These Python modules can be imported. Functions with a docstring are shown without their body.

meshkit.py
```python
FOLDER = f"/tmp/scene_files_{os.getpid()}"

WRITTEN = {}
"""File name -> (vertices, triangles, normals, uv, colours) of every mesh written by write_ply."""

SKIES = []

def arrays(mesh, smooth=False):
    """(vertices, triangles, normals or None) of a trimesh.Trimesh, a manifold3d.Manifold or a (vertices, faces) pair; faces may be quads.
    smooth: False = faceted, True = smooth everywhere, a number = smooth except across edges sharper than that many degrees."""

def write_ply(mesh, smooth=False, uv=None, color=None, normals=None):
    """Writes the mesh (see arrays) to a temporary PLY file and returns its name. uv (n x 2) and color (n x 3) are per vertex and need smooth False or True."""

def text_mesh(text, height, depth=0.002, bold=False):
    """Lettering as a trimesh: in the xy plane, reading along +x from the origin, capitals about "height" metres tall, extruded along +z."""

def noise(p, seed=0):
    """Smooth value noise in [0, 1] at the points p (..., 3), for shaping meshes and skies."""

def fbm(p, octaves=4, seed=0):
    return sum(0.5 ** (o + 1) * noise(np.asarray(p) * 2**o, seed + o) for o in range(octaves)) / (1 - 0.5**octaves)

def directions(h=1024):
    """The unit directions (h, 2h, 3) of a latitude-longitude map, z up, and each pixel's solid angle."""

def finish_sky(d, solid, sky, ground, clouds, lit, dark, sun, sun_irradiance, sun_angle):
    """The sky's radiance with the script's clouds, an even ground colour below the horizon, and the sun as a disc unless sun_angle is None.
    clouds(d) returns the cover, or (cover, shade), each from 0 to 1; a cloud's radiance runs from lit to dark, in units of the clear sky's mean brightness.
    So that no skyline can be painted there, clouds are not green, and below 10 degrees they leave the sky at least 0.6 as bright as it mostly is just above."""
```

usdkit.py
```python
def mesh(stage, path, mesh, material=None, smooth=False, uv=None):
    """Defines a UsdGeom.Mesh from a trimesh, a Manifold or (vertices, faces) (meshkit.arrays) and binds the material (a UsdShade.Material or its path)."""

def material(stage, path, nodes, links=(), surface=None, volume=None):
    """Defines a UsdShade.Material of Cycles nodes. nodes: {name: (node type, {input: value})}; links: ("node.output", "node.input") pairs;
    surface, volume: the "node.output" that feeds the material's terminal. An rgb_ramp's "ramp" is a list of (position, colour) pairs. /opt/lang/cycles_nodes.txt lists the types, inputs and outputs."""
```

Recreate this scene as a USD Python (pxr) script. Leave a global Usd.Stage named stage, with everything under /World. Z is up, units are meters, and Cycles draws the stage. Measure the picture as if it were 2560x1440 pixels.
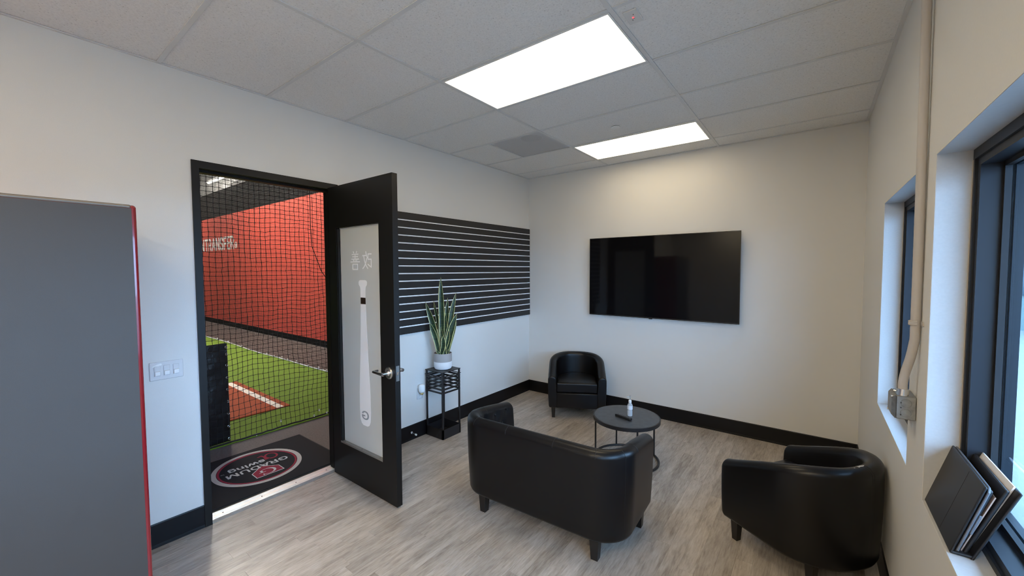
import math, random
import numpy as np
import trimesh
import manifold3d as m3
from shapely.geometry import Polygon, LineString, box as sbox
from shapely.ops import unary_union
from shapely import affinity
import meshkit, usdkit
from pxr import Usd, UsdGeom, UsdLux, UsdShade, Gf, Sdf

random.seed(7)
RNG = np.random.default_rng(7)
stage = Usd.Stage.CreateInMemory()
UsdGeom.SetStageUpAxis(stage, 'Z')
UsdGeom.SetStageMetersPerUnit(stage, 1.0)
UsdGeom.Xform.Define(stage, '/World')
UsdGeom.Scope.Define(stage, '/World/Looks')

# ------------------------------------------------------------------ camera, sky, lamps, exposure
CAM = np.array([3.2338, -4.6455, 1.7206]); YAW, PITCH, ROLL, FPX = -0.6505, -0.045, -0.0041, 996.4
EXPOSURE = 1.25
SKY_COLOR, SKY_INTENSITY = (0.42, 0.575, 0.97), 2.75
PANEL_COLOR, PANEL_STRENGTH = (1.0, 0.83, 0.56), 4.3      # ceiling light panels
HALL_COLOR, HALL_STRENGTH = (1.0, 0.93, 0.82), 135.0       # lamps of the hall beyond the door


def _camera():
    cy, sy, cp, sp = math.cos(YAW), math.sin(YAW), math.cos(PITCH), math.sin(PITCH)
    f = np.array([sy * cp, cy * cp, sp]); r = np.array([cy, -sy, 0.0]); u = np.cross(r, f)
    c, s = math.cos(ROLL), math.sin(ROLL)
    r, u = c * r + s * u, -s * r + c * u
    cam = UsdGeom.Camera.Define(stage, '/World/camera')
    M = Gf.Matrix4d(*r, 0, *u, 0, *(-f), 0, *CAM, 1)
    cam.AddTransformOp().Set(M)
    cam.CreateHorizontalApertureAttr(36.0); cam.CreateVerticalApertureAttr(20.25)
    cam.CreateFocalLengthAttr(36.0 * FPX / 2560.0)
    cam.CreateClippingRangeAttr(Gf.Vec2f(0.03, 500.0))
    cam.CreateExposureAttr(EXPOSURE)


_camera()
dome = UsdLux.DomeLight.Define(stage, '/World/sky')
dome.CreateColorAttr(Gf.Vec3f(*SKY_COLOR)); dome.CreateIntensityAttr(SKY_INTENSITY)

# ------------------------------------------------------------------ helpers
USED = {}


def numbered(path):
    n = USED.get(path, 0); USED[path] = n + 1
    return path if n == 0 else f'{path}_{n:03d}'


def keys(prim, label=None, cat=None, group=None, kind=None):
    for k, v in (('label', label), ('category', cat), ('group', group), ('kind', kind)):
        if v:
            prim.SetCustomDataByKey(k, v)
    return prim


def thing(name, label, cat, loc=(0, 0, 0), rotz=0.0, group=None, kind=None):
    x = UsdGeom.Xform.Define(stage, numbered('/World/' + name))
    x.AddTranslateOp().Set(Gf.Vec3d(*map(float, loc))); x.AddRotateZOp().Set(math.degrees(rotz))
    return keys(x.GetPrim(), label, cat, group, kind)


def structure(name, label=None):
    x = UsdGeom.Xform.Define(stage, numbered('/World/' + name))
    return keys(x.GetPrim(), label, None, None, 'structure')


def obj(name, mesh, mat, parent=None, smooth=35, uv=None, label=None, kind=None):
    base = str(parent.GetPath()) if parent is not None else '/World'
    if isinstance(mesh, (list, tuple)) and len(mesh) and isinstance(mesh[0], trimesh.Trimesh):
        mesh = trimesh.util.concatenate(mesh)
    m = usdkit.mesh(stage, numbered(base + '/' + name), mesh, mat, smooth=smooth, uv=uv)
    return keys(m.GetPrim(), label, None, None, kind)


def solo(name, mesh, mat, label, cat, group=None, kind=None, smooth=35):
    return keys(obj(name, mesh, mat, None, smooth), label, cat, group, kind)


def bx(x0, x1, y0, y1, z0, z1):
    m = trimesh.creation.box([x1 - x0, y1 - y0, z1 - z0]); m.apply_translation([(x0 + x1) / 2, (y0 + y1) / 2, (z0 + z1) / 2])
    return m


def hull(pts):
    return trimesh.convex.convex_hull(np.asarray(pts, float))


def cb(x0, x1, y0, y1, z0, z1, c=0.004):
    """Box with chamfered edges."""
    p = []
    for x, sx in ((x0, 1), (x1, -1)):
        for y, sy in ((y0, 1), (y1, -1)):
            for z, sz in ((z0, 1), (z1, -1)):
                p += [(x, y + sy * c, z + sz * c), (x + sx * c, y, z + sz * c), (x + sx * c, y + sy * c, z)]
    return hull(p)


def rb(x0, x1, y0, y1, z0, z1, r=0.01, n=5):
    """Box with rounded edges."""
    a = np.linspace(0, math.pi / 2, n); q = []
    for t in a:
        for s in a:
            q.append((math.cos(t) * math.cos(s), math.cos(t) * math.sin(s), math.sin(t)))
    q = np.array(q) * r; p = []
    for x, sx in ((x0 + r, -1), (x1 - r, 1)):
        for y, sy in ((y0 + r, -1), (y1 - r, 1)):
            for z, sz in ((z0 + r, -1), (z1 - r, 1)):
                p.append(q * [sx, sy, sz] + [x, y, z])
    return hull(np.vstack(p))


def frames(P, closed=False):
    P = np.asarray(P, float); n = len(P)
    T = np.roll(P, -1, 0) - np.roll(P, 1, 0) if closed else np.gradient(P, axis=0)
    T /= np.maximum(np.linalg.norm(T, axis=1, keepdims=True), 1e-12)
    ref = np.array([0, 0, 1.0]) if abs(T[0, 2]) < 0.9 else np.array([1.0, 0, 0])
    U = [np.cross(ref, T[0])]; U[0] /= np.linalg.norm(U[0])
    for i in range(1, n):
        u = U[-1] - T[i] * (U[-1] @ T[i]); U.append(u / max(np.linalg.norm(u), 1e-9))
    U = np.array(U); V = np.cross(T, U)
    return T, U, V


def tube(P, r, n=10, closed=False, square=False, caps=True):
    P = np.asarray(P, float); T, U, V = frames(P, closed)
    a = np.arange(n) * 2 * math.pi / n + (math.pi / 4 if square else 0)
    rr = np.broadcast_to(np.asarray(r, float), (len(P),))
    ring = (np.cos(a)[None, :, None] * U[:, None] + np.sin(a)[None, :, None] * V[:, None]) * rr[:, None, None] + P[:, None]
    v = ring.reshape(-1, 3); f = []
    k = len(P)
    for i in range(k if closed else k - 1):
        j = (i + 1) % k
        for b in range(n):
            c = (b + 1) % n
            f += [(i * n + b, i * n + c, j * n + c), (i * n + b, j * n + c, j * n + b)]
    if not closed and caps:
        v = np.vstack([v, P[0], P[-1]])
        for b in range(n):
            c = (b + 1) % n
            f += [(len(v) - 2, c, b), (len(v) - 1, (k - 1) * n + b, (k - 1) * n + c)]
    return trimesh.Trimesh(v, f, process=False)


def lathe(profile, n=32, center=(0, 0, 0)):
    m = trimesh.creation.revolve(np.asarray(profile, float), sections=n)
    m.fix_normals(); m.apply_translation(center)
    return m


def prism(poly, z0, z1, axes='xyz'):
    """Extrude a shapely polygon; axes says where the polygon's x, y and the extrusion go."""
    geoms = getattr(poly, 'geoms', [poly]); out = []
    for g in geoms:
        m = trimesh.creation.extrude_polygon(g, z1 - z0, engine='earcut'); m.apply_translation([0, 0, z0]); out.append(m)
    m = trimesh.util.concatenate(out)
    idx = ['xyz'.index(c) for c in axes]
    v = np.zeros_like(m.vertices)
    for k, i in enumerate(idx):
        v[:, i] = m.vertices[:, k]
    perm = np.linalg.det(np.eye(3)[idx])
    return trimesh.Trimesh(v, m.faces[:, ::-1] if perm < 0 else m.faces, process=False)


def moved(m, loc=(0, 0, 0), rot=None, axis=(0, 0, 1), scale=None):
    m = m.copy()
    if scale is not None:
        m.apply_scale(scale)
    if rot is not None:
        m.apply_transform(trimesh.transformations.rotation_matrix(rot, axis))
    m.apply_translation(loc)
    return m


def cyl(p, q, r, n=16):
    return tube([p, q], r, n)


# ------------------------------------------------------------------ materials
LOOK = {}


def mat(name, nodes, links=(), surface='p.BSDF', volume=None):
    LOOK[name] = usdkit.material(stage, '/World/Looks/' + name, nodes, list(links), surface=surface, volume=volume)
    return LOOK[name]


def plain(name, color, rough=0.5, metal=0.0, **kw):
    return mat(name, {'p': ('principled_bsdf', {'base_color': color, 'roughness': rough, 'metallic': metal, **kw})})


def bumpy(name, color, rough, scale, strength, dist=0.002, vary=0.12, detail=4, metal=0.0, **kw):
    c2 = tuple(c * (1 - vary) for c in color)
    return mat(name, {
        'g': ('geometry', {}), 'n': ('noise_texture', {'scale': scale, 'detail': detail}),
        'r': ('rgb_ramp', {'ramp': [(0.3, c2), (0.7, color)]}),
        'b': ('bump', {'strength': strength, 'distance': dist}),
        'p': ('principled_bsdf', {'roughness': rough, 'metallic': metal, **kw})},
        [('g.position', 'n.vector'), ('n.fac', 'r.fac'), ('r.color', 'p.base_color'), ('n.fac', 'b.height'), ('b.normal', 'p.normal')])


def emitter(name, color, strength):
    return mat(name, {'e': ('emission', {'color': color, 'strength': strength})}, surface='e.emission')


bumpy('wall_paint', (0.71, 0.70, 0.675), 0.55, 260, 0.12, 0.0006, vary=0.03)
bumpy('dimmed_reveal_paint', (0.50, 0.50, 0.50), 0.5, 120, 0.15, 0.0008, vary=0.05)  # wall paint darkened to hold down the daylight on the reveals
bumpy('black_base', (0.0050, 0.0050, 0.0065), 0.42, 90, 0.05, 0.0005, specular_ior_level=0.28)
bumpy('black_paint', (0.0095, 0.0088, 0.0085), 0.46, 60, 0.05, 0.0004, specular_ior_level=0.28)
plain('black_steel', (0.012, 0.012, 0.014), 0.42, 0.0)
bumpy('leather', (0.0052, 0.0052, 0.006), 0.34, 900, 0.15, 0.0004, vary=0.2, specular_ior_level=0.30)
plain('leather_seam', (0.008, 0.008, 0.009), 0.5)
plain('dark_wood', (0.010, 0.009, 0.009), 0.4)
plain('chrome', (0.80, 0.80, 0.80), 0.22, 1.0)
plain('brushed_steel', (0.50, 0.50, 0.50), 0.3, 1.0)
bumpy('aluminium', (0.82, 0.82, 0.80), 0.36, 40, 0.03, 0.0004, metal=0.75, vary=0.1)
plain('groove_metal', (0.95, 0.95, 0.94), 0.35, 0.15)
plain('slat_black', (0.013, 0.012, 0.012), 0.5)
plain('white_plastic', (0.74, 0.74, 0.74), 0.3)
plain('plate_white', (0.66, 0.66, 0.67), 0.38)
plain('bright_white', (0.85, 0.86, 0.86), 0.3)
plain('tee_white', (0.70, 0.70, 0.69), 0.45)
plain('grey_metal', (0.22, 0.22, 0.215), 0.4, 0.6)
plain('stop_metal', (0.28, 0.27, 0.25), 0.35, 0.5)
plain('conduit_paint', (0.47, 0.44, 0.42), 0.45)
bumpy('galvanised', (0.34, 0.35, 0.35), 0.42, 45, 0.05, 0.0003, vary=0.3, metal=0.75)
plain('screw_dark', (0.05, 0.05, 0.05), 0.4, 0.5)
plain('window_metal', (0.016, 0.019, 0.026), 0.42, 0.0, specular_ior_level=0.3)
plain('gasket', (0.006, 0.007, 0.01), 0.6)
plain('caulk', (0.50, 0.45, 0.38), 0.7)
plain('tv_bezel', (0.012, 0.012, 0.012), 0.35)
plain('tv_screen', (0.004, 0.004, 0.005), 0.06, specular_ior_level=0.22)
plain('edge_highlight', (0.20, 0.175, 0.15), 0.35, 0.6)  # lighter tone for the cabinet's top edge catching light
plain('cabinet_red', (0.22, 0.010, 0.016), 0.16, coat_weight=0.5)
bumpy('cabinet_grey', (0.056, 0.050, 0.047), 0.5, 700, 0.15, 0.0003, vary=0.12)
plain('pot_grey', (0.36, 0.34, 0.33), 0.65)
plain('pot_white', (0.78, 0.78, 0.79), 0.4)
bumpy('soil', (0.03, 0.02, 0.015), 0.9, 90, 0.8, 0.01)
plain('remote_black', (0.008, 0.008, 0.009), 0.32)
plain('rubber_key', (0.06, 0.06, 0.065), 0.5)
plain('bottle_clear', (0.92, 0.96, 1.0), 0.08, transmission_weight=0.85, ior=1.4)
plain('gel', (0.80, 0.86, 0.92), 0.2, transmission_weight=0.5)
plain('label_white', (0.75, 0.78, 0.82), 0.5)
plain('gold', (0.62, 0.48, 0.22), 0.3, 0.8)
bumpy('table_stone', (0.055, 0.057, 0.060), 0.30, 22, 0.04, 0.0004, vary=0.35)
bumpy('portfolio', (0.010, 0.010, 0.012), 0.42, 600, 0.2, 0.0004)
plain('paper', (0.80, 0.80, 0.84), 0.7)
plain('paper_tan', (0.42, 0.30, 0.24), 0.7)
plain('zip_grey', (0.14, 0.15, 0.17), 0.4, 0.4)
plain('film_white', (0.97, 0.97, 0.97), 0.6)
plain('film_grey', (0.36, 0.38, 0.41), 0.45)
plain('grip_dark', (0.030, 0.016, 0.014), 0.3)
plain('torn_fabric', (0.55, 0.56, 0.60), 0.8)
plain('led_red', (0.6, 0.01, 0.02), 0.3, emission_color=(1.0, 0.05, 0.06), emission_strength=1.2)
# hall
bumpy('hall_floor', (0.155, 0.130, 0.118), 0.8, 60, 0.3, 0.002, vary=0.25)
bumpy('hall_red', (0.64, 0.080, 0.050), 0.75, 3, 0.05, 0.002, vary=0.06)
plain('hall_black', (0.007, 0.007, 0.007), 0.8, specular_ior_level=0.1)
plain('hall_white', (0.92, 0.91, 0.88), 0.6)
bumpy('roof_foil', (0.32, 0.32, 0.32), 0.35, 2.2, 0.6, 0.05, vary=0.5, metal=0.6)
bumpy('turf_green', (0.175, 0.300, 0.016), 0.85, 240, 0.9, 0.008, vary=0.30)
bumpy('turf_clay', (0.46, 0.085, 0.022), 0.85, 240, 0.9, 0.008, vary=0.22)
plain('turf_white', (0.84, 0.80, 0.70), 0.8)
plain('net_black', (0.010, 0.010, 0.010), 0.7)
plain('net_clip', (0.80, 0.80, 0.80), 0.4)
bumpy('vinyl_black', (0.006, 0.006, 0.008), 0.33, 12, 0.5, 0.02)
bumpy('mat_black', (0.012, 0.012, 0.014), 0.95, 500, 0.7, 0.003, vary=0.3)
bumpy('mat_cream', (0.62, 0.56, 0.51), 0.95, 500, 0.5, 0.002)
bumpy('mat_red', (0.33, 0.022, 0.048), 0.95, 500, 0.5, 0.002)
bumpy('mat_white', (0.68, 0.66, 0.64), 0.95, 500, 0.5, 0.002)
plain('mat_rubber', (0.02, 0.02, 0.02), 0.7)
bumpy('concrete', (0.17, 0.175, 0.175), 0.85, 8, 0.3, 0.01)
bumpy('facade', (0.12, 0.17, 0.16), 0.8, 3, 0.2, 0.01, vary=0.1)
plain('far_glass', (0.03, 0.05, 0.06), 0.08)
bumpy('hedge_leaf', (0.05, 0.11, 0.03), 0.7, 30, 0.8, 0.02, vary=0.5)
emitter('panel_glow', PANEL_COLOR, PANEL_STRENGTH)
for k_, f_ in enumerate((0.80, 0.49, 0.22, 2.0, 2.3)):  # strength per panel; the last two are boosted, added fill panels
    emitter(f'panel_glow_{k_}', PANEL_COLOR, PANEL_STRENGTH * f_)
emitter('hall_glow', HALL_COLOR, HALL_STRENGTH)
emitter('hall_glow_dim', HALL_COLOR, 5.0)

# acoustic tile: off-white with pin holes and fissures
mat('acoustic_tile', {
    'g': ('geometry', {}), 'v': ('voronoi_texture', {'scale': 95, 'randomness': 1.0}),
    'n': ('noise_texture', {'scale': 60, 'detail': 3}), 'ad': ('math', {'math_type': 'multiply_add', 'value2': 0.55, 'value3': 0.0}),
    'sum': ('math', {'math_type': 'add'}), 'r': ('rgb_ramp', {'ramp': [(0.30, (0.30, 0.29, 0.28)), (0.40, (0.78, 0.77, 0.75)), (1.0, (0.84, 0.83, 0.81))]}),
    'b': ('bump', {'strength': 0.35, 'distance': 0.002}), 'p': ('principled_bsdf', {'roughness': 0.85})},
    [('g.position', 'v.vector'), ('g.position', 'n.vector'), ('n.fac', 'ad.value1'), ('v.distance', 'sum.value1'), ('ad.result' if False else 'ad.value', 'sum.value2'),
     ('sum.value', 'r.fac'), ('r.color', 'p.base_color'), ('sum.value', 'b.height'), ('b.normal', 'p.normal')])

# floor planks, five tones of one weathered oak print
for i, (k, sh) in enumerate(((1.0, 0.0), (0.93, 3.1), (1.06, 7.7), (0.96, 12.3), (1.03, 19.9), (0.88, 27.1))):
    dk, md, lt = [tuple(c * k for c in col) for col in ((0.235, 0.195, 0.160), (0.405, 0.352, 0.302), (0.54, 0.488, 0.437))]
    mat(f'plank_{i}', {
        'g': ('geometry', {}), 'o': ('object_info', {}),
        'rv': ('math', {'math_type': 'multiply', 'value2': 37.0}),
        'cmb': ('combine_xyz', {'y': sh, 'z': 0.0}),
        'addv': ('vector_math', {'math_type': 'add'}),
        'mp': ('mapping', {'mapping_type': 'point', 'scale': (20.0, 2.6, 1.0), 'location': (sh, 0, 0)}),
        'mp2': ('mapping', {'mapping_type': 'point', 'scale': (9.0, 1.9, 1.0), 'location': (sh * 2, 0, 0)}),
        'mp3': ('mapping', {'mapping_type': 'point', 'scale': (95.0, 11.0, 1.0)}),
        'n': ('noise_texture', {'scale': 1.0, 'detail': 6, 'roughness': 0.62, 'distortion': 0.6}),
        'n2': ('noise_texture', {'scale': 1.0, 'detail': 4, 'roughness': 0.6, 'distortion': 1.2}),
        'n3': ('noise_texture', {'scale': 1.0, 'detail': 3, 'roughness': 0.6}),
        'm1': ('mix_float', {'fac': 0.5}), 'm2': ('mix_float', {'fac': 0.34}),
        'r': ('rgb_ramp', {'ramp': [(0.36, dk), (0.49, md), (0.625, lt)]}),
        'b': ('bump', {'strength': 0.12, 'distance': 0.001}),
        'p': ('principled_bsdf', {'roughness': 0.36})},
        [('o.random', 'rv.value1'), ('rv.value', 'cmb.x'), ('g.position', 'addv.vector1'), ('cmb.vector', 'addv.vector2'),
         ('addv.vector', 'mp.vector'), ('addv.vector', 'mp2.vector'), ('addv.vector', 'mp3.vector'),
         ('mp.vector', 'n.vector'), ('mp2.vector', 'n2.vector'), ('mp3.vector', 'n3.vector'),
         ('n.fac', 'm1.a'), ('n2.fac', 'm1.b'), ('m1.result', 'm2.a'), ('n3.fac', 'm2.b'),
         ('m2.result', 'r.fac'), ('r.color', 'p.base_color'), ('m2.result', 'b.height'), ('b.normal', 'p.normal')])

# window pane: tinted, lets the daylight through
mat('pane_glass', {'t': ('transparent_bsdf', {'color': (0.80, 0.93, 0.92)}), 'gl': ('glossy_bsdf', {'color': (0.9, 0.95, 1.0), 'roughness': 0.02}),
                   'lw': ('layer_weight', {'blend': 0.5}), 'pw': ('math', {'math_type': 'power', 'value2': 5.0}), 'f': ('math', {'math_type': 'multiply_add', 'value2': 0.90, 'value3': 0.04}), 'm': ('mix_closure', {})},
    [('lw.facing', 'pw.value1'), ('pw.value', 'f.value1'), ('f.value', 'm.fac'), ('t.BSDF', 'm.closure1'), ('gl.BSDF', 'm.closure2')], surface='m.closure')
# frosted door glass
mat('frosted_glass', {'d': ('diffuse_bsdf', {'color': (0.74, 0.75, 0.72)}), 't': ('translucent_bsdf', {'color': (0.75, 0.78, 0.76)}), 'm': ('mix_closure', {'fac': 0.15}),
                      'gl': ('glossy_bsdf', {'color': (1, 1, 1), 'roughness': 0.015}), 'f': ('fresnel', {'IOR': 1.5}), 'm2': ('mix_closure', {})},
    [('d.BSDF', 'm.closure1'), ('t.BSDF', 'm.closure2'), ('f.fac', 'm2.fac'), ('m.closure', 'm2.closure1'), ('gl.BSDF', 'm2.closure2')], surface='m2.closure')
# perforated diffuser face
mat('perforated', {'g': ('geometry', {}), 'v': ('voronoi_texture', {'scale': 150, 'randomness': 0.0}),
                   'c': ('math', {'math_type': 'less_than', 'value2': 0.50}), 'd': ('principled_bsdf', {'base_color': (0.62, 0.62, 0.63), 'roughness': 0.5}),
                   't': ('transparent_bsdf', {}), 'm': ('mix_closure', {})},
    [('g.position', 'v.vector'), ('v.distance', 'c.value1'), ('c.value', 'm.fac'), ('d.BSDF', 'm.closure1'), ('t.BSDF', 'm.closure2')], surface='m.closure')
# variegated leaf: cream margin, banded green middle (uv.x runs across the blade)
mat('snake_leaf', {'u': ('uvmap', {'attribute': 'st'}), 's': ('separate_xyz', {}),
                   'a': ('math', {'math_type': 'subtract', 'value2': 0.5}), 'ab': ('math', {'math_type': 'absolute'}),
                   'g': ('geometry', {}), 'n': ('noise_texture', {'scale': 26, 'detail': 3}), 'na': ('math', {'math_type': 'multiply_add', 'value2': 0.10, 'value3': -0.05}),
                   'e': ('math', {'math_type': 'add'}),
                   'mp': ('mapping', {'mapping_type': 'point', 'scale': (6, 6, 75)}), 'n2': ('noise_texture', {'scale': 1.0, 'detail': 2}),
                   'gr': ('rgb_ramp', {'ramp': [(0.35, (0.007, 0.020, 0.008)), (0.65, (0.030, 0.065, 0.024))]}),
                   'er': ('rgb_ramp', {'ramp': [(0.385, (0, 0, 0)), (0.41, (1, 1, 1))]}),
                   'mx': ('mix', {'color2': (0.62, 0.60, 0.27)}), 'p': ('principled_bsdf', {'roughness': 0.38})},
    [('u.UV', 's.vector'), ('s.x', 'a.value1'), ('a.value', 'ab.value1'), ('g.position', 'n.vector'), ('n.fac', 'na.value1'), ('ab.value', 'e.value1'), ('na.value', 'e.value2'),
     ('g.position', 'mp.vector'), ('mp.vector', 'n2.vector'), ('n2.fac', 'gr.fac'), ('e.value', 'er.fac'), ('er.color', 'mx.fac'), ('gr.color', 'mx.color1'), ('mx.color', 'p.base_color')])
L = LOOK

# ------------------------------------------------------------------ room shell
W, H, YB = 3.571, 2.993, -7.2           # room width, ceiling height, wall behind the camera
TEE_X = (1.183, 2.402); ROW0, PITCHY = -0.310, 0.6096
DY0, DY1, DZ = -3.784, -2.877, 2.396     # clear door opening
WIN = ((-2.232, -1.207), (-4.15, -2.562), (-6.10, -4.48)); SILL, HEADZ = 0.855, 2.130  # last opening is unseen, added behind the camera for daylight fill

fl = structure('floor')
obj('subfloor', bx(-0.14, W + 0.2, YB - 0.15, 0.15, -0.12, -0.0055), L['screw_dark'], fl, smooth=False)
PW, PL, FAR_Y = 0.0857, 0.92, -5.05
r_ = random.Random(3); i = 0; x0 = 0.0; behind = []
while x0 < W - 1e-6:
    x1 = min(0.0686 + i * PW, W); y = -0.12 - r_.random() * PL; top = 0.0
    while top > YB and x1 - x0 > 0.004:
        lo = max(y, YB)
        pm_ = cb(x0 + 0.00015, x1 - 0.00015, lo + 0.00015, top - 0.00015, -0.0055, -r_.random() * 0.0002, 0.0006)
        if top > FAR_Y:
            obj('plank', pm_, L[f'plank_{r_.randrange(6)}'], fl, smooth=False)
        else:
            behind.append(pm_)
        top = lo; y = lo - PL
    x0 = x1; i += 1
obj('far_planks', behind, L['plank_2'], fl, smooth=False, kind='stuff')

wl = structure('wall_left')
lp = Polygon([(0.15, -0.12), (YB - 0.15, -0.12), (YB - 0.15, 5.2), (0.15, 5.2)], [[(DY0 - 0.03, -0.11), (DY0 - 0.03, DZ + 0.03), (DY1 + 0.03, DZ + 0.03), (DY1 + 0.03, -0.11)]])
obj('drywall', prism(lp, -0.13, 0.0, 'yzx'), L['wall_paint'], wl, smooth=False)
wb = structure('wall_back')
obj('drywall', bx(0.0, W, 0.0, 0.13, -0.1, H + 0.3), L['wall_paint'], wb, smooth=False)
wr = structure('wall_right')
rp = Polygon([(0.13, -0.12), (YB - 0.15, -0.12), (YB - 0.15, H + 0.3), (0.13, H + 0.3)],
             [[(a, SILL), (a, HEADZ), (b, HEADZ), (b, SILL)] for a, b in WIN])
obj('drywall', prism(rp, W, W + 0.21, 'yzx'), L['wall_paint'], wr, smooth=False)
wf = structure('wall_front')
obj('drywall', bx(0.0, W, YB - 0.13, YB, -0.1, H + 0.3), L['wall_paint'], wf, smooth=False)

# rough plaster skins of the window reveals belong to the right wall; colour darkened to hold down daylight
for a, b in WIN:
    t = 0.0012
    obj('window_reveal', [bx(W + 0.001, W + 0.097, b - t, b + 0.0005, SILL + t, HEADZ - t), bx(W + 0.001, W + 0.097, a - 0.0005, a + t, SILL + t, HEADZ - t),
                          bx(W + 0.001, W + 0.097, a, b, HEADZ - t, HEADZ + 0.0005), bx(W + 0.001, W + 0.097, a, b, SILL - 0.0005, SILL + t)], L['dimmed_reveal_paint'], wr, smooth=False)

# windows
for k, (a, b) in enumerate(WIN):
    w = structure(f'window_{(2, 1, 3)[k]}')  # the third window is an unseen addition that lets in fill light
    x0, x1 = W + 0.097, W + 0.20; fw = 0.048
    ring = Polygon([(a, SILL), (b, SILL), (b, HEADZ), (a, HEADZ)], [[(a + fw, SILL + fw), (b - fw, SILL + fw), (b - fw, HEADZ - 0.06), (a + fw, HEADZ - 0.06)]])
    obj('window_frame', prism(ring, x0, x1, 'yzx'), L['window_metal'], w, smooth=False)
    lip = Polygon([(a - 0.0, SILL), (b, SILL), (b, HEADZ), (a, HEADZ)], [[(a + 0.02, SILL + 0.02), (b - 0.02, SILL + 0.02), (b - 0.02, HEADZ - 0.035), (a + 0.02, HEADZ - 0.035)]])
    obj('frame_cover', prism(lip, x0 - 0.008, x0, 'yzx'), L['window_metal'], w, smooth=False)
    s0, s1 = a + fw, b - fw; q = 0.016
    stop = Polygon([(s0, SILL + fw), (s1, SILL + fw), (s1, HEADZ - 0.06), (s0, HEADZ - 0.06)], [[(s0 + q, SILL + fw + q), (s1 - q, SILL + fw + q), (s1 - q, HEADZ - 0.06 - q), (s0 + q, HEADZ - 0.06 - q)]])
    obj('glazing_stop', prism(stop, x0 + 0.050, x0 + 0.066, 'yzx'), L['gasket'], w, smooth=False)
    obj('outer_stop', prism(stop, x0 + 0.074, x0 + 0.095, 'yzx'), L['window_metal'], w, smooth=False)
    obj('pane', bx(x0 + 0.066, x0 + 0.072, s0, s1, SILL + fw, HEADZ - 0.06), L['pane_glass'], w, smooth=False)
    obj('caulk_bead', [bx(x0 - 0.010, x0 - 0.001, b - 0.006, b - 0.001, SILL + 0.002, HEADZ - 0.036)], L['caulk'], w, smooth=False)

# baseboards
def base_profile():
    return Polygon([(0, 0), (0.010, 0), (0.0085, 0.012), (0.007, 0.02), (0.007, 0.146), (0.004, 0.152), (0, 0.152)])


def base_run(side, y0, y1):
    if side == 'left':
        return prism(base_profile(), y0, y1, 'xzy')
    if side == 'back':
        m = prism(base_profile(), y0, y1, 'yzx'); v = m.vertices.copy(); v[:, 1] *= -1
        return trimesh.Trimesh(v, m.faces[:, ::-1], process=False)
    m = prism(base_profile(), y0, y1, 'xzy'); v = m.vertices.copy(); v[:, 0] = W - v[:, 0]
    return trimesh.Trimesh(v, m.faces[:, ::-1], process=False)


bl = structure('baseboard_left')
obj('base_strip', base_run('left', YB + 0.012, -3.8242), L['black_base'], bl, smooth=False)
obj('base_strip', base_run('left', -2.8318, -0.011), L['black_base'], bl, smooth=False)
bb = structure('baseboard_back'); obj('base_strip', base_run('back', 0.0, W), L['black_base'], bb, smooth=False)
br = structure('baseboard_right'); obj('base_strip', base_run('right', YB + 0.012, -0.011), L['black_base'], br, smooth=False)

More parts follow.
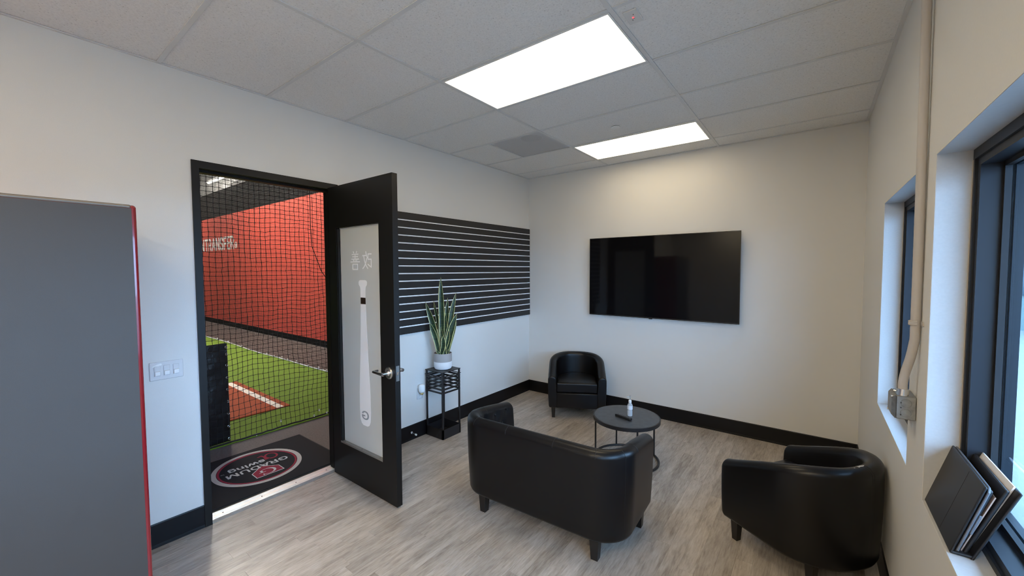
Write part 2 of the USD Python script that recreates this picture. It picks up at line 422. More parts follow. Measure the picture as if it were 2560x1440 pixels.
# ceiling grid and lay-in tiles
ce = structure('ceiling')
TILE_Z = H + 0.004
xs = [0.0, TEE_X[0], TEE_X[1], W]
ys = [0.0] + [ROW0 - k * PITCHY for k in range(12)] + [YB]
PANELS = ((4, 1), (1, 1), (7, 1), (9, 2), (11, 1))      # (row, column) of the grid cells that hold a light panel; last two unseen, added for fill
g = 0.0035
for j in range(len(ys) - 1):
    for i in range(3):
        y1, y0 = ys[j], ys[j + 1]
        if (j, i) in PANELS:
            continue
        x0, x1 = xs[i], xs[i + 1]
        if i == 0 and j == 2:
            x1 = 0.565
        sag = r_.random() * 0.0012
        obj('tile', cb(x0 + g, x1 - g, y0 + g, y1 - g, TILE_Z + sag, TILE_Z + 0.017, 0.0022), L['acoustic_tile'], ce, smooth=False)
for x in TEE_X:
    obj('main_tee', cb(x - 0.012, x + 0.012, YB, -0.0005, H - 0.001, H + 0.0035, 0.0006), L['tee_white'], ce, smooth=False)
for y in ys[1:-1]:
    for i in range(3):
        obj('cross_tee', cb(xs[i] + 0.0125, xs[i + 1] - 0.0125, y - 0.012, y + 0.012, H - 0.0004, H + 0.0035, 0.0006), L['tee_white'], ce, smooth=False)
obj('cross_tee', cb(0.555, 0.579, ys[3] + 0.0125, ys[2] - 0.0125, H - 0.0004, H + 0.0035, 0.0006), L['tee_white'], ce, smooth=False)
ang = 0.02
obj('wall_angle', [bx(0, ang, YB, 0, H - 0.0012, H + 0.003)], L['tee_white'], ce, smooth=False)
obj('wall_angle', [bx(W - ang, W, YB, 0, H - 0.0012, H + 0.003)], L['tee_white'], ce, smooth=False)
obj('wall_angle', [bx(ang, W - ang, -ang, 0, H - 0.0012, H + 0.003)], L['tee_white'], ce, smooth=False)
obj('deck', bx(-0.13, W + 0.2, YB - 0.1, 0.13, H + 0.28, H + 0.34), L['hall_black'], ce, smooth=False)

# ceiling light panels
def light_panel(row, col, label):
    y1, y0 = ys[row], ys[row + 1]; x0, x1 = xs[col], xs[col + 1]
    t = thing('ceiling_light_panel', label, 'ceiling light', ((x0 + x1) / 2, (y0 + y1) / 2, H), 0, 'ceiling light panels')
    hx, hy = (x1 - x0) / 2 - 0.0135, (y1 - y0) / 2 - 0.0135
    fr = Polygon([(-hx, -hy), (hx, -hy), (hx, hy), (-hx, hy)], [[(-hx + .011, -hy + .011), (hx - .011, -hy + .011), (hx - .011, hy - .011), (-hx + .011, hy - .011)]])
    obj('panel_frame', prism(fr, -0.002, 0.012), L['bright_white'], t, smooth=False)
    obj('diffuser', bx(-hx + .011, hx - .011, -hy + .011, hy - .011, 0.000, 0.006), L[f'panel_glow_{PANELS.index((row, col))}'], t, smooth=False)
    obj('housing', bx(-hx, hx, -hy, hy, 0.0125, 0.05), L['grey_metal'], t, smooth=False)


for (row, col), lab in zip(PANELS, ('large glowing flat ceiling light panel nearer the camera, above the doorway side', 'glowing flat ceiling light panel farther away, in front of the television wall',
                                    'glowing flat ceiling light panel over the camera', 
                                    'unseen ceiling light panel added behind the camera along the window wall for fill light', 'unseen ceiling light panel added at the end wall behind the camera for fill light')):
    light_panel(row, col, lab)

# air diffuser
dc = ((0.579 + TEE_X[0] - 0.012) / 2, (ys[2] + ys[3]) / 2)
t = thing('air_diffuser', 'grey square perforated air vent set in the ceiling grid beside the far light panel', 'air vent', (dc[0], dc[1], H))
hx, hy = (TEE_X[0] - 0.012 - 0.579) / 2 - 0.001, (ys[2] - ys[3]) / 2 - 0.0135
obj('perforated_face', bx(-hx, hx, -hy, hy, 0.0040, 0.00415), L['perforated'], t, smooth=False)
obj('plenum_box', [bx(-hx, hx, -hy, -hy + .004, .006, .1), bx(-hx, hx, hy - .004, hy, .006, .1), bx(-hx, -hx + .004, -hy + .004, hy - .004, .006, .1), bx(hx - .004, hx, -hy + .004, hy - .004, .006, .1), bx(-hx, hx, -hy, hy, .1, .104)], L['bright_white'], t, smooth=False)
ox_, oy_ = 0.998 - dc[0], -1.385 - dc[1]
back_ = sbox(-hx + .0045, -hy + .0045, hx - .0045, hy - .0045).difference(affinity.translate(Polygon([(.104 * math.cos(a), .104 * math.sin(a)) for a in np.linspace(0, 2 * math.pi, 48, endpoint=False)]), ox_, oy_))
obj('backing_plate', prism(back_, .0085, .0100), L['bright_white'], t, smooth=False)  # white plate added to brighten the vent around the dark duct circle
obj('duct_collar', lathe([(0.1045, 0.0102), (0.108, 0.0102), (0.108, 0.0995), (0.1045, 0.0995), (0.1045, 0.0102)], 40, (ox_, oy_, 0)), L['grey_metal'], t)
obj('deflector_disc', lathe([(0.0, 0.082), (0.103, 0.082), (0.103, 0.086), (0.0, 0.086)], 40, (ox_, oy_, 0)), L['screw_dark'], t)

t = thing('sprinkler_cover', 'round white concealed sprinkler cover plate in the ceiling tile before the far light', 'sprinkler cover', (1.78, -1.196, H))
obj('cover_disc', lathe([(0.0, -0.006), (0.036, -0.006), (0.041, -0.004), (0.041, -0.001), (0.0, -0.001)], 32), L['bright_white'], t)
obj('escutcheon', lathe([(0.0, -0.0008), (0.034, -0.0008), (0.034, 0.0035), (0.0, 0.0035)], 24), L['grey_metal'], t)

t = thing('ceiling_sensor', 'grey square ceiling sensor plate with a small red indicator light', 'sensor', (2.472, -2.628, H), 0.03)
obj('sensor_plate', cb(-0.034, 0.034, -0.056, 0.056, -0.003, 0.0035, 0.0012), L['tee_white'], t, smooth=False)
obj('indicator_light', moved(trimesh.creation.icosphere(2, 0.0048), (0.0, 0.001, -0.003)), L['led_red'], t, label='small glowing red indicator')
for yy in (-0.022, 0.022):
    obj('screw', cyl((0.008 * (1 if yy < 0 else -1), yy, -0.0045), (0.008 * (1 if yy < 0 else -1), yy, -0.0025), 0.0022, 10), L['screw_dark'], t)
obj('slot', bx(-0.006, 0.006, 0.010, 0.0125, -0.0036, -0.0025), L['screw_dark'], t, smooth=False)

# ------------------------------------------------------------------ door
d = structure('door_1')
fy0, fy1, fz = -3.824, -2.832, 2.444
fp = Polygon([(fy0, 0.0), (fy0, fz), (fy1, fz), (fy1, 0.0), (DY1, 0.0), (DY1, DZ), (DY0, DZ), (DY0, 0.0)])
ring_in = Polygon([(DY0 - .025, 0.0), (DY0 - .025, DZ + .025), (DY1 + .025, DZ + .025), (DY1 + .025, 0.0), (DY1, 0.0), (DY1, DZ), (DY0, DZ), (DY0, 0.0)])
stp = Polygon([(DY0, 0.0), (DY0, DZ), (DY1, DZ), (DY1, 0.0), (DY1 - .016, 0.0), (DY1 - .016, DZ - .016), (DY0 + .016, DZ - .016), (DY0 + .016, 0.0)])
fr = obj('door_frame', [prism(fp, 0.0005, 0.012, 'yzx'), prism(ring_in, -0.1305, 0.0005, 'yzx'), prism(fp, -0.143, -0.1305, 'yzx'), prism(stp, -0.10, -0.045, 'yzx')], L['black_paint'], d, smooth=False)
LX0, LX1, LY0, LY1, LZ0, LZ1 = 0.018, 0.876, -2.922, -2.877, 0.012, 2.402
GX0, GX1, GZ0, GZ1 = 0.130, 0.710, 0.298, 2.072
lf = Polygon([(LX0, LZ0), (LX1, LZ0), (LX1, LZ1), (LX0, LZ1)], [[(GX0, GZ0), (GX1, GZ0), (GX1, GZ1), (GX0, GZ1)]])
leaf = obj('door_leaf', prism(lf, LY0, LY1, 'xzy'), L['black_paint'], d, smooth=False)
obj('door_sweep', cb(LX0 + .004, LX1 - .004, LY0 + .012, LY1 - .012, 0.001, LZ0, .001), L['stop_metal'], leaf, smooth=False)
GY = -2.894
pane = obj('glass_pane', bx(GX0 + .001, GX1 - .001, GY, GY + 0.006, GZ0 + .001, GZ1 - .001), L['frosted_glass'], leaf, smooth=False, label='frosted glass with etched lettering seen from behind')
q = 0.014
for nm, pts_, mm in (('glass_stop', [bx(GX0, GX0 + q, LY0 + .004, GY, GZ0 + q, GZ1 - q)], 'black_paint'), ('glass_stop', [bx(GX1 - .006, GX1, LY0 + .004, GY, GZ0 + q, GZ1 - .006)], 'black_paint'),
                     ('glass_stop', [bx(GX0, GX1, LY0 + .004, GY, GZ1 - .006, GZ1)], 'black_paint'), ('bottom_stop', [bx(GX0 + .0, GX1, LY0 + .001, GY, GZ0, GZ0 + q)], 'stop_metal')):
    obj(nm, pts_, L[mm], leaf, smooth=False)
for x in (0.18, 0.42, 0.66):
    obj('screw', cyl((x, LY0 + .012, GZ0 + q), (x, LY0 + .012, GZ0 + q + .0008), .004, 10), L['screw_dark'], leaf)


def ribbon_plane(lines, w, y0, y1):
    """Strokes in the (x, z) plane as a thin film."""
    return prism(unary_union([LineString(l).buffer(w / 2, cap_style='flat', join_style='mitre') for l in lines]), y0, y1, 'xzy')


def kanji(strokes, x_left, x_right, z0, z1):
    return [[(x_right - (x_right - x_left) * px, z0 + (z1 - z0) * py) for px, py in s] for s in strokes]   # mirrored: read from the hall


KAI = [[(0.03, .84), (.40, .84), (.40, .54)], [(.06, .54), (.42, .54)], [(.07, .56), (.07, .10), (.20, .14), (.44, .26)],
       [(.64, 1.0), (.58, .80), (.47, .60)], [(.56, .76), (1.0, .76)], [(.86, .76), (.78, .45), (.62, .18), (.42, .0)], [(.54, .60), (.66, .32), (.82, .12), (1.0, .0)]]
ZEN = [[(.30, 1.0), (.38, .90)], [(.70, 1.0), (.62, .90)], [(.15, .84), (.85, .84)], [(.2, .71), (.8, .71)], [(.1, .58), (.9, .58)], [(.5, .84), (.5, .44)],
       [(.30, .55), (.36, .46)], [(.70, .55), (.64, .46)], [(.0, .43), (1.0, .43)], [(.24, .30), (.76, .30), (.76, .02), (.24, .02), (.24, .32)]]
obj('etched_lettering', ribbon_plane(kanji(KAI, .455, .578, 1.735, 1.868), .0095, GY - .0006, GY), L['film_white'], leaf, smooth=False, label='two white etched characters seen mirrored')
obj('etched_lettering', ribbon_plane(kanji(ZEN, .288, .418, 1.728, 1.872), .0085, GY - .0006, GY), L['film_white'], leaf, smooth=False)
half = [(1.648, .028), (1.643, .050), (1.630, .057), (1.612, .055), (1.595, .038), (1.575, .034), (1.512, .033)]
low = [(1.462, .034), (1.30, .040), (1.10, .050), (.90, .064), (.76, .073), (.62, .074), (.545, .068), (.515, .052), (.503, .028)]
cx = 0.452
up_bat = Polygon([(cx - w, z) for z, w in half] + [(cx + w, z) for z, w in reversed(half)])
lo_bat = Polygon([(cx - w, z) for z, w in low] + [(cx + w, z) for z, w in reversed(low)])
obj('etched_bat', prism(unary_union([up_bat, lo_bat]), GY - .0006, GY, 'xzy'), L['film_white'], leaf, smooth=False, label='white etched baseball bat')
obj('bat_grip', prism(sbox(cx - .033, 1.462, cx + .033, 1.512), GY - .0006, GY, 'xzy'), L['grip_dark'], leaf, smooth=False, label='dark band on the bat handle')


def serif_g(R=0.034):
    o = LineString([(R * 0.85 * math.cos(a), R * math.sin(a)) for a in np.radians(np.linspace(38, 322, 40))])
    left = unary_union([LineString([(R * .85 * math.cos(a), R * math.sin(a)), (R * .85 * math.cos(a + .12), R * math.sin(a + .12))]).buffer(.0022 + .006 * max(0, -math.cos(a + .06)) ** 1.2) for a in np.radians(np.linspace(38, 315, 44))])
    return unary_union([left, sbox(.45 * R, -.80 * R, .72 * R, -.02 * R), sbox(.18 * R, -.12 * R, .98 * R, .0), sbox(.58 * R, .55 * R, .72 * R, .98 * R)])


gb = meshkit.text_mesh('G', .064, .0006, bold=True); gb_ = gb.bounds; gv_ = gb.vertices
obj('etched_letter', trimesh.Trimesh(np.column_stack([cx + .047 - (gv_[:, 0] - gb_[0][0]) * .094 / (gb_[1][0] - gb_[0][0]), GY - .0012 + gv_[:, 2], .554 + gv_[:, 1]]), gb.faces, process=False), L['film_grey'], leaf, smooth=False, label='grey letter G on the bat seen mirrored')

# lever handle, both sides
HX, HZ = 0.811, 0.985
def lever(sgn, y):
    rose = tube([(HX, y, HZ), (HX, y + sgn * .008, HZ), (HX, y + sgn * .014, HZ)], [.044, .044, .036], 36)
    neck = tube([(HX, y + sgn * .012, HZ), (HX, y + sgn * .022, HZ), (HX, y + sgn * .060, HZ)], [.022, .013, .0125], 24)
    arm = tube([(HX + .012, y + sgn * .062, HZ), (HX - .02, y + sgn * .064, HZ + .001), (HX - .105, y + sgn * .064, HZ + .004)], [.0125, .011, .0095], 16)
    ret = tube([(HX - .100, y + sgn * .066, HZ + .004), (HX - .110, y + sgn * .05, HZ + .004), (HX - .110, y + sgn * .022, HZ + .004)], [.0095, .0095, .0085], 16)
    return rose, neck, arm, ret


for sgn, y in ((-1, LY0), (1, LY1)):
    rose, neck, arm, ret = lever(sgn, y)
    h = obj('door_handle', [neck, arm, ret], L['chrome'], d, label='polished lever handle')
    obj('handle_rose', rose, L['brushed_steel'], h)
obj('latch_plate', bx(LX1, LX1 + .001, -2.913, -2.886, HZ - .055, HZ + .055), L['grey_metal'], leaf, smooth=False)
obj('latch_bolt', cb(LX1 + .001, LX1 + .010, -2.908, -2.892, HZ - .012, HZ + .010, .003), L['brushed_steel'], leaf, smooth=False)
for z in (0.25, 1.2, 2.2):
    obj('hinge', cyl((0.012, -2.884, z - .055), (0.012, -2.884, z + .055), .0075, 14), L['black_steel'], d)
th = obj('threshold', [prism(Polygon([(-.140, 0), (-.140, .004), (-.118, .012), (-.022, .012), (-.001, .002), (-.001, 0)]), DY0, DY1, 'xzy')], L['aluminium'], d, smooth=False, label='aluminium door threshold')
obj('ridge', [bx(x, x + .003, DY0 + .002, DY1 - .002, .012, .0128) for x in (-.112, -.104, -.096, -.088, -.05, -.042, -.034)], L['aluminium'], th, smooth=False)
for y in (-3.70, -3.45, -3.2, -2.95):
    obj('screw', cyl((-.070, y, .012), (-.070, y, .0133), .0045, 12), L['screw_dark'], th)

# ------------------------------------------------------------------ slat wall panel
SY0, SY1, SZ0, SZ1 = -2.440, -0.002, 1.090, 2.292
t = thing('slatwall_panel', 'black slatwall display panel with bright metal grooves beside the open door', 'slatwall', (0, 0, 0))
n = 16; p_ = (SZ1 - SZ0) / n
obj('backing_board', bx(0.0005, 0.008, SY0, SY1, SZ0, SZ1), L['slat_black'], t, smooth=False)
for k in range(n):
    a, b = SZ0 + k * p_, SZ0 + (k + 1) * p_
    lo = a + (0.0062 if k else 0); hi = b - (0.0062 if k < n - 1 else 0)
    obj('slat', cb(0.008, 0.0195, SY0, SY1, lo, hi, .0012), L['slat_black'], t, smooth=False)
    if k < n - 1:
        obj('groove_insert', [bx(0.0082, 0.0120, SY0, SY1, b - .0060, b + .0060), bx(0.0120, 0.0215, SY0, SY1, b - .0061, b - .0040)], L['groove_metal'], t, smooth=False)

# ------------------------------------------------------------------ television
t = thing('wall_television', 'large black flat screen television mounted on the back wall', 'television', (1.806, -0.003, 1.634), 0)
tw, thh = 1.657, 0.947
obj('back_shell', [rb(-tw / 2 + .05, tw / 2 - .05, -.052, -.020, -thh / 2 + .08, thh / 2 - .08, .008), cb(-tw / 2 + .002, tw / 2 - .002, -.060, -.047, -thh / 2 + .002, thh / 2 - .002, .003)], L['tv_bezel'], t)
bz = Polygon([(-tw / 2, -thh / 2), (tw / 2, -thh / 2), (tw / 2, thh / 2), (-tw / 2, thh / 2)], [[(-tw / 2 + .006, -thh / 2 + .012), (tw / 2 - .006, -thh / 2 + .012), (tw / 2 - .006, thh / 2 - .006), (-tw / 2 + .006, thh / 2 - .006)]])
obj('bezel', prism(bz, -.067, -.058, 'xzy'), L['tv_bezel'], t, smooth=False)
obj('screen', bx(-tw / 2 + .006, tw / 2 - .006, -.0655, -.0605, -thh / 2 + .012, thh / 2 - .006), L['tv_screen'], t, smooth=False)
obj('sensor_bump', rb(-.085, -.045, -.066, -.056, -thh / 2 - .009, -thh / 2 + .003, .003), L['tv_bezel'], t)
obj('wall_mount', [bx(-.3, .3, -.020, .0025, -.2, -.16), bx(-.3, .3, -.020, .0025, .16, .2), bx(-.22, -.19, -.024, -.014, -.25, .25), bx(.19, .22, -.024, -.014, -.25, .25)], L['black_steel'], t, smooth=False)

# ------------------------------------------------------------------ light switch plate
t = thing('light_switch_plate', 'white three-gang light switch plate on the wall left of the door', 'light switch', (0.0, -3.988, 1.103))
obj('cover_plate', cb(0.0005, 0.007, -.0825, .0825, -.057, .057, .003), L['plate_white'], t, smooth=False)
for k, y in enumerate((-.046, 0, .046)):
    r0 = obj('switch_rocker', cb(0.007, 0.0105, y - .0155, y + .0155, -.032, .032, .0012), L['plate_white'], t, smooth=False)
    obj('slider', hull([(0.0105, y - .013, .0), (0.0105, y + .013, .0), (0.0105, y - .013, -.028), (0.0105, y + .013, -.028), (0.0175, y - .012, -.003), (0.0175, y + .012, -.003), (0.0175, y - .012, -.026), (0.0175, y + .012, -.026)]), L['bright_white'], r0, smooth=False)
    for z in (-.047, .047):
        obj('screw', cyl((.007, y, z), (.0078, y, z), .003, 10), L['plate_white'], t)
blob = unary_union([LineString([(-.064, .031), (-.045, .037)]).buffer(.0055), LineString([(-.045, .037), (-.030, .040)]).buffer(.0065)])
obj('label_tag', prism(blob, .0082, .0105, 'yzx'), L['bright_white'], t, smooth=False, label='small irregular white tag stuck above the first switch')

# ------------------------------------------------------------------ outlet with plug-in freshener, door stop
t = thing('wall_outlet', 'white wall outlet plate low on the wall behind the plant stand', 'outlet', (0.0, -1.985, 0.450))
obj('outlet_plate', cb(0.0005, 0.006, -.036, .036, -.058, .058, .002), L['plate_white'], t, smooth=False)
so = obj('socket', cb(0.006, 0.008, -.017, .017, -.045, -.010, .001), L['white_plastic'], t, smooth=False)
obj('slot', [bx(.008, .0085, -.008, -.006, -.028, -.018), bx(.008, .0085, .005, .007, -.028, -.018)], L['screw_dark'], so, smooth=False)
t = thing('plug_in_freshener', 'white rounded plug-in air freshener in the wall outlet', 'air freshener', (0.008, -1.985, 0.478))
obj('body', rb(0.0, 0.055, -.034, .034, -.018, .074, .025, 6), L['bright_white'], t)
obj('oil_bulb', lathe([(0, -.034), (.014, -.032), (.018, -.022), (.014, -.012), (.008, -.008), (0, -.008)], 20, (.024, .004, -.004)), L['gold'], t, label='amber glass oil bulb')
t = thing('door_stop', 'short metal door stop with white rubber tip on the black baseboard', 'door stop', (0.0072, -2.10, 0.075))
obj('mount_disc', cyl((0, 0, 0), (.006, 0, 0), .011, 16), L['white_plastic'], t)
obj('rod', cyl((.006, 0, 0), (.062, 0, -.004), .0042, 12), L['brushed_steel'], t)
obj('rubber_tip', cyl((.060, 0, -.004), (.076, 0, -.005), .0095, 16), L['bright_white'], t)

# ------------------------------------------------------------------ plant stand, pot, snake plant
SX, SYc = 0.148, -1.793; HS = 0.126
t = thing('plant_stand', 'tall black metal plant stand with lattice bands under its top', 'plant stand', (SX, SYc, 0))
for sx in (-1, 1):
    for sy in (-1, 1):
        obj('post', cb(sx * (HS - .008) - .008, sx * (HS - .008) + .008, sy * (HS - .008) - .008, sy * (HS - .008) + .008, 0.002, .684, .001), L['black_steel'], t, smooth=False)
obj('top_plate', cb(-HS - .004, HS + .004, -HS - .004, HS + .004, .684, .692, .0015), L['black_steel'], t, smooth=False)
obj('top_ring', prism(Polygon([(-HS - .006, -HS - .006), (HS + .006, -HS - .006), (HS + .006, HS + .006), (-HS - .006, HS + .006)], [[(-HS + .01, -HS + .01), (HS - .01, -HS + .01), (HS - .01, HS - .01), (-HS + .01, HS - .01)]]), .640, .645), L['black_steel'], t, smooth=False)
for k in range(5):
    z = .468 + k * .0365
    for nm, b in (('lattice_rail', (-HS, HS, -HS - .0005, -HS + .003)), ('lattice_rail', (-HS, HS, HS - .003, HS + .0005)), ('lattice_rail', (-HS - .0005, -HS + .003, -HS, HS)), ('lattice_rail', (HS - .003, HS + .0005, -HS, HS))):
        obj(nm, bx(b[0], b[1], b[2], b[3], z, z + .018), L['black_steel'], t, smooth=False)
tray = [bx(-HS, HS, -HS, HS, .001, .006)] + [bx(*b, .006, .100) for b in ((-HS, HS, -HS, -HS + .003), (-HS, HS, HS - .003, HS), (-HS, -HS + .003, -HS + .003, HS - .003), (HS - .003, HS, -HS + .003, HS - .003))]
obj('base_tray', tray, L['black_steel'], t, smooth=False)

PZ = 0.6925
t = thing('plant_pot', 'two-tone ceramic plant pot, grey above white, on the black stand', 'plant pot', (0.150, -1.793, PZ))
obj('lower_band', lathe([(0, .0), (.070, .0), (.084, .006), (.092, .022), (.094, .05), (.094, .082), (.090, .082), (.0, .081)], 48), L['pot_white'], t, label='white glazed lower half')
obj('upper_band', lathe([(.090, .082), (.094, .082), (.0935, .165), (.0925, .168), (.087, .168), (.086, .165), (.086, .082), (.090, .082)], 48), L['pot_grey'], t, label='matt grey upper half')
obj('soil', lathe([(0, .140), (.0855, .140), (.0855, .150), (.05, .153), (0, .155)], 32), L['soil'], t)

RV = np.array([math.cos(YAW), -math.sin(YAW), 0.0]); FV = np.array([math.sin(YAW), math.cos(YAW), 0.0]); UV_ = np.array([0, 0, 1.0])
PC = np.array([0.150, -1.793, PZ + 0.150])


def snake_leaf(base, tip, width, bend=0.0, depth=0.0, lean=0.0, turn=0.0, bulge=0.5):
    """base, tip in metres (right, up) from the soil centre; depth away from the room."""
    n, k = 22, 9
    b = PC + RV * base[0] + UV_ * base[1] + FV * depth; e = PC + RV * tip[0] + UV_ * tip[1] + FV * (depth + lean)
    ax = e - b; Ln = np.linalg.norm(ax); side = np.cross(FV, ax / Ln); side /= np.linalg.norm(side)
    face = np.cross(side, ax / Ln)
    V, UVs = [], []
    for i in range(n):
        s = i / (n - 1)
        c = b + ax * s + side * bend * math.sin(math.pi * s) * Ln
        w = width * (0.42 + 0.58 * math.sin(math.pi * min(s / (2 * bulge), 0.5))) if s < bulge else width * max(0.02, math.cos(math.pi / 2 * ((s - bulge) / (1 - bulge)) ** 1.7))
        th = turn * (1 - .4 * s); sd = side * math.cos(th) + face * math.sin(th); nn = np.cross(sd, ax / Ln)
        for j in range(k):
            u = j / (k - 1); q_ = (u - .5) * 2
            V.append(c + sd * q_ * w / 2 + nn * (0.16 * w * q_ * q_) + side * .0015 * math.sin(9 * s + 3 * q_)); UVs.append((u, s))
    V = np.array(V); f = []
    for i in range(n - 1):
        for j in range(k - 1):
            a = i * k + j; f += [(a, a + 1, a + k + 1), (a, a + k + 1, a + k)]
    m = trimesh.Trimesh(V, f, process=False); N = m.vertex_normals
    edge = np.array([0.0004 + 0.0016 * (1 - abs(u - .5) * 2) for u, s in UVs])[:, None]
    V2 = np.vstack([V + N * edge, V - N * edge]); f2 = f + [(a + n * k, c_ + n * k, b_ + n * k) for a, b_, c_ in f]
    rim = [j for j in range(k)] + [i * k + k - 1 for i in range(1, n)] + [(n - 1) * k + j for j in range(k - 2, -1, -1)] + [i * k for i in range(n - 2, 0, -1)]
    for a, b_ in zip(rim, rim[1:] + rim[:1]):
        f2 += [(a, a + n * k, b_ + n * k), (a, b_ + n * k, b_)]
    return trimesh.Trimesh(V2, f2, process=False), np.array(UVs + UVs)


t = thing('snake_plant', 'tall variegated snake plant with cream-edged upright leaves in the pot', 'plant', tuple(PC))
S_ = 1335.0
LEAVES = [((365, 1140), (357, 45), 74, .00, .00, .0, .05, .42), ((345, 1135), (330, 100), 66, .02, .03, .0, .3, .42), ((345, 1140), (155, 388), 70, .03, -.015, .02, .1, .45),
          ((358, 1135), (238, 383), 40, .03, .03, .03, .4, .5), ((335, 1140), (215, 668), 62, .05, -.04, -.01, .0, .5), ((412, 1138), (440, 338), 58, -.02, .03, .02, .1, .45),
          ((425, 1140), (557, 272), 62, -.04, .02, .02, -.1, .5), ((425, 1145), (578, 553), 78, -.06, -.02, .0, -.1, .42), ((398, 1140), (415, 543), 46, .02, .005, .0, .2, .5),
          ((352, 1150), (395, 850), 58, .10, -.055, -.01, .1, .45), ((422, 1150), (398, 848), 58, -.09, -.05, .0, -.1, .45), ((368, 1140), (458, 712), 58, .09, -.02, .0, .2, .5),
          ((318, 1145), (280, 925), 40, .02, -.03, .0, .0, .5), ((440, 1140), (562, 680), 46, -.05, .03, .03, -.3, .5), ((438, 1150), (462, 1045), 26, -.05, -.04, .0, .0, .5),
          ((330, 1150), (300, 1050), 24, .05, -.05, .0, .0, .5), ((375, 1150), (352, 735), 34, .03, -.01, .0, .2, .5), ((352, 1150), (330, 1075), 22, .0, -.06, .0, .0, .5)]
for b, e, w, bend, dep, lean, turn, bulge in LEAVES:
    f_ = lambda p: ((p[0] - 372) / S_, (1128 - p[1]) / S_)
    mm, uv = snake_leaf(f_(b), f_(e), 1.12 * w / S_, bend * .6, dep, lean - max(0, (250 - e[0])) / 1800, turn, bulge)
    mm.vertices -= PC
    obj('leaf', mm, L['snake_leaf'], t, smooth=True, uv=uv)

# ------------------------------------------------------------------ upholstered seating
def u_path(w, d, r, n=96, p=2.0):
    """Outer plan of a tub: from the front of the right arm round the back to the front of the left arm; front at y=0, back at y=d."""
    P = []
    ns = max(4, int(n * .2))
    for s in np.linspace(0, 1, ns, endpoint=False):
        P.append((w / 2, (d - r) * s))
    na = max(8, int(n * .22))
    for a in np.linspace(0, math.pi / 2, na, endpoint=False):
        P.append((w / 2 - r + r * math.cos(a), d - r + r * math.sin(a)))
    if w / 2 - r > 0.01:
        for s in np.linspace(0, 1, max(6, int(n * .3)), endpoint=False):
            P.append(((w / 2 - r) * (1 - 2 * s), d))
    for a in np.linspace(math.pi / 2, math.pi, na, endpoint=False):
        P.append((-(w / 2 - r) + r * math.cos(a), d - r + r * math.sin(a)))
    for s in np.linspace(0, 1, ns + 1):
        P.append((-w / 2, (d - r) * (1 - s)))
    return np.array(P)


def shell(w, d, r, t, z0, seat, h_arm, h_back, flare=.02, dimples=(), n=110, ease=1.1):
    P = u_path(w, d, r, n)
    T = np.gradient(P, axis=0); T /= np.linalg.norm(T, axis=1, keepdims=True)
    N = np.stack([T[:, 1], -T[:, 0]], 1)          # outward
    yy = P[:, 1] / d
    hh = h_arm + (h_back - h_arm) * np.sin(math.pi / 2 * np.clip(yy, 0, 1) ** ease)
    rows = []
    ar = np.linspace(0, math.pi, 11)
    def section(h, tt, kk):
        rt = tt / 2
        pts_ = [(-.02, z0), (-.006, z0 + .004), (0, z0 + .02)]
        for z in np.linspace(z0 + .06, h - rt, 12):
            pts_.append((0, z))
        for a in ar[1:-1]:
            pts_.append((-rt + rt * math.cos(a), h - rt + rt * .92 * math.sin(a)))
        for z in np.linspace(h - rt, z0 + .012, 16):
            pts_.append((-tt, z))
        return np.array(pts_)
    secs = []
    for i in range(len(P)):
        s = section(hh[i], t, i); o = s[:, 0].copy(); z = s[:, 1]
        o += flare * np.clip((z - z0) / (hh[i] - z0), 0, 1) ** 1.2
        o += .006 * np.sin(np.pi * np.clip((z - z0) / (hh[i] - z0), 0, 1)) * np.where(s[:, 0] > -t / 2, 1, -1)
        for (si, zi, dep) in dimples:
            dd = np.hypot((i / (len(P) - 1) - si) * SLEN(P), z - zi)
            o -= np.where(s[:, 0] <= -t + 1e-6, -dep * np.exp(-(dd / .035) ** 2), 0) * 1.0
        xy = P[i] + N[i] * o[:, None]
        secs.append(np.column_stack([xy, z]))
    # rounded ends of the arms
    def cap(sec, direction):
        c = sec.mean(0); out = []
        for q_, k in ((.006, .985), (.012, .955), (.016, .90)):
            v = (sec - c) * [k, 1, k] + c if True else sec
            v = v + np.array([0, -q_, 0]); out.append(v)
        return out
    secs = cap(secs[0], -1)[::-1] + secs + cap(secs[-1], -1)
    secs = np.array(secs); m_, k_ = secs.shape[:2]
    V = secs.reshape(-1, 3); f = []
    for i in range(m_ - 1):
        for j in range(k_ - 1):
            a = i * k_ + j; f += [(a, a + k_, a + k_ + 1), (a, a + k_ + 1, a + 1)]
        f += [(i * k_ + k_ - 1, (i + 1) * k_ + k_ - 1, (i + 1) * k_), (i * k_ + k_ - 1, (i + 1) * k_, i * k_)]
    poly0 = [(0, j, j + 1) for j in range(1, k_ - 1)]
    off = (m_ - 1) * k_
    # end caps: strips across the section (outer j with inner mirror)
    def capf(o, flip):
        ff = []; lo, hi = 0, k_ - 1
        while hi - lo > 1:
            tri = [(o + lo, o + lo + 1, o + hi), (o + lo + 1, o + hi - 1, o + hi)] if hi - lo > 2 else [(o + lo, o + lo + 1, o + hi)]
            ff += [x[::-1] for x in tri] if flip else tri
            lo, hi = lo + 1, hi - 1
        return ff
    f += capf(0, False) + capf(off, True)
    m = trimesh.Trimesh(V, f, process=False); m.fix_normals()
    return m, P, N, hh


def SLEN(P):
    return np.linalg.norm(np.diff(P, axis=0), axis=1).sum()


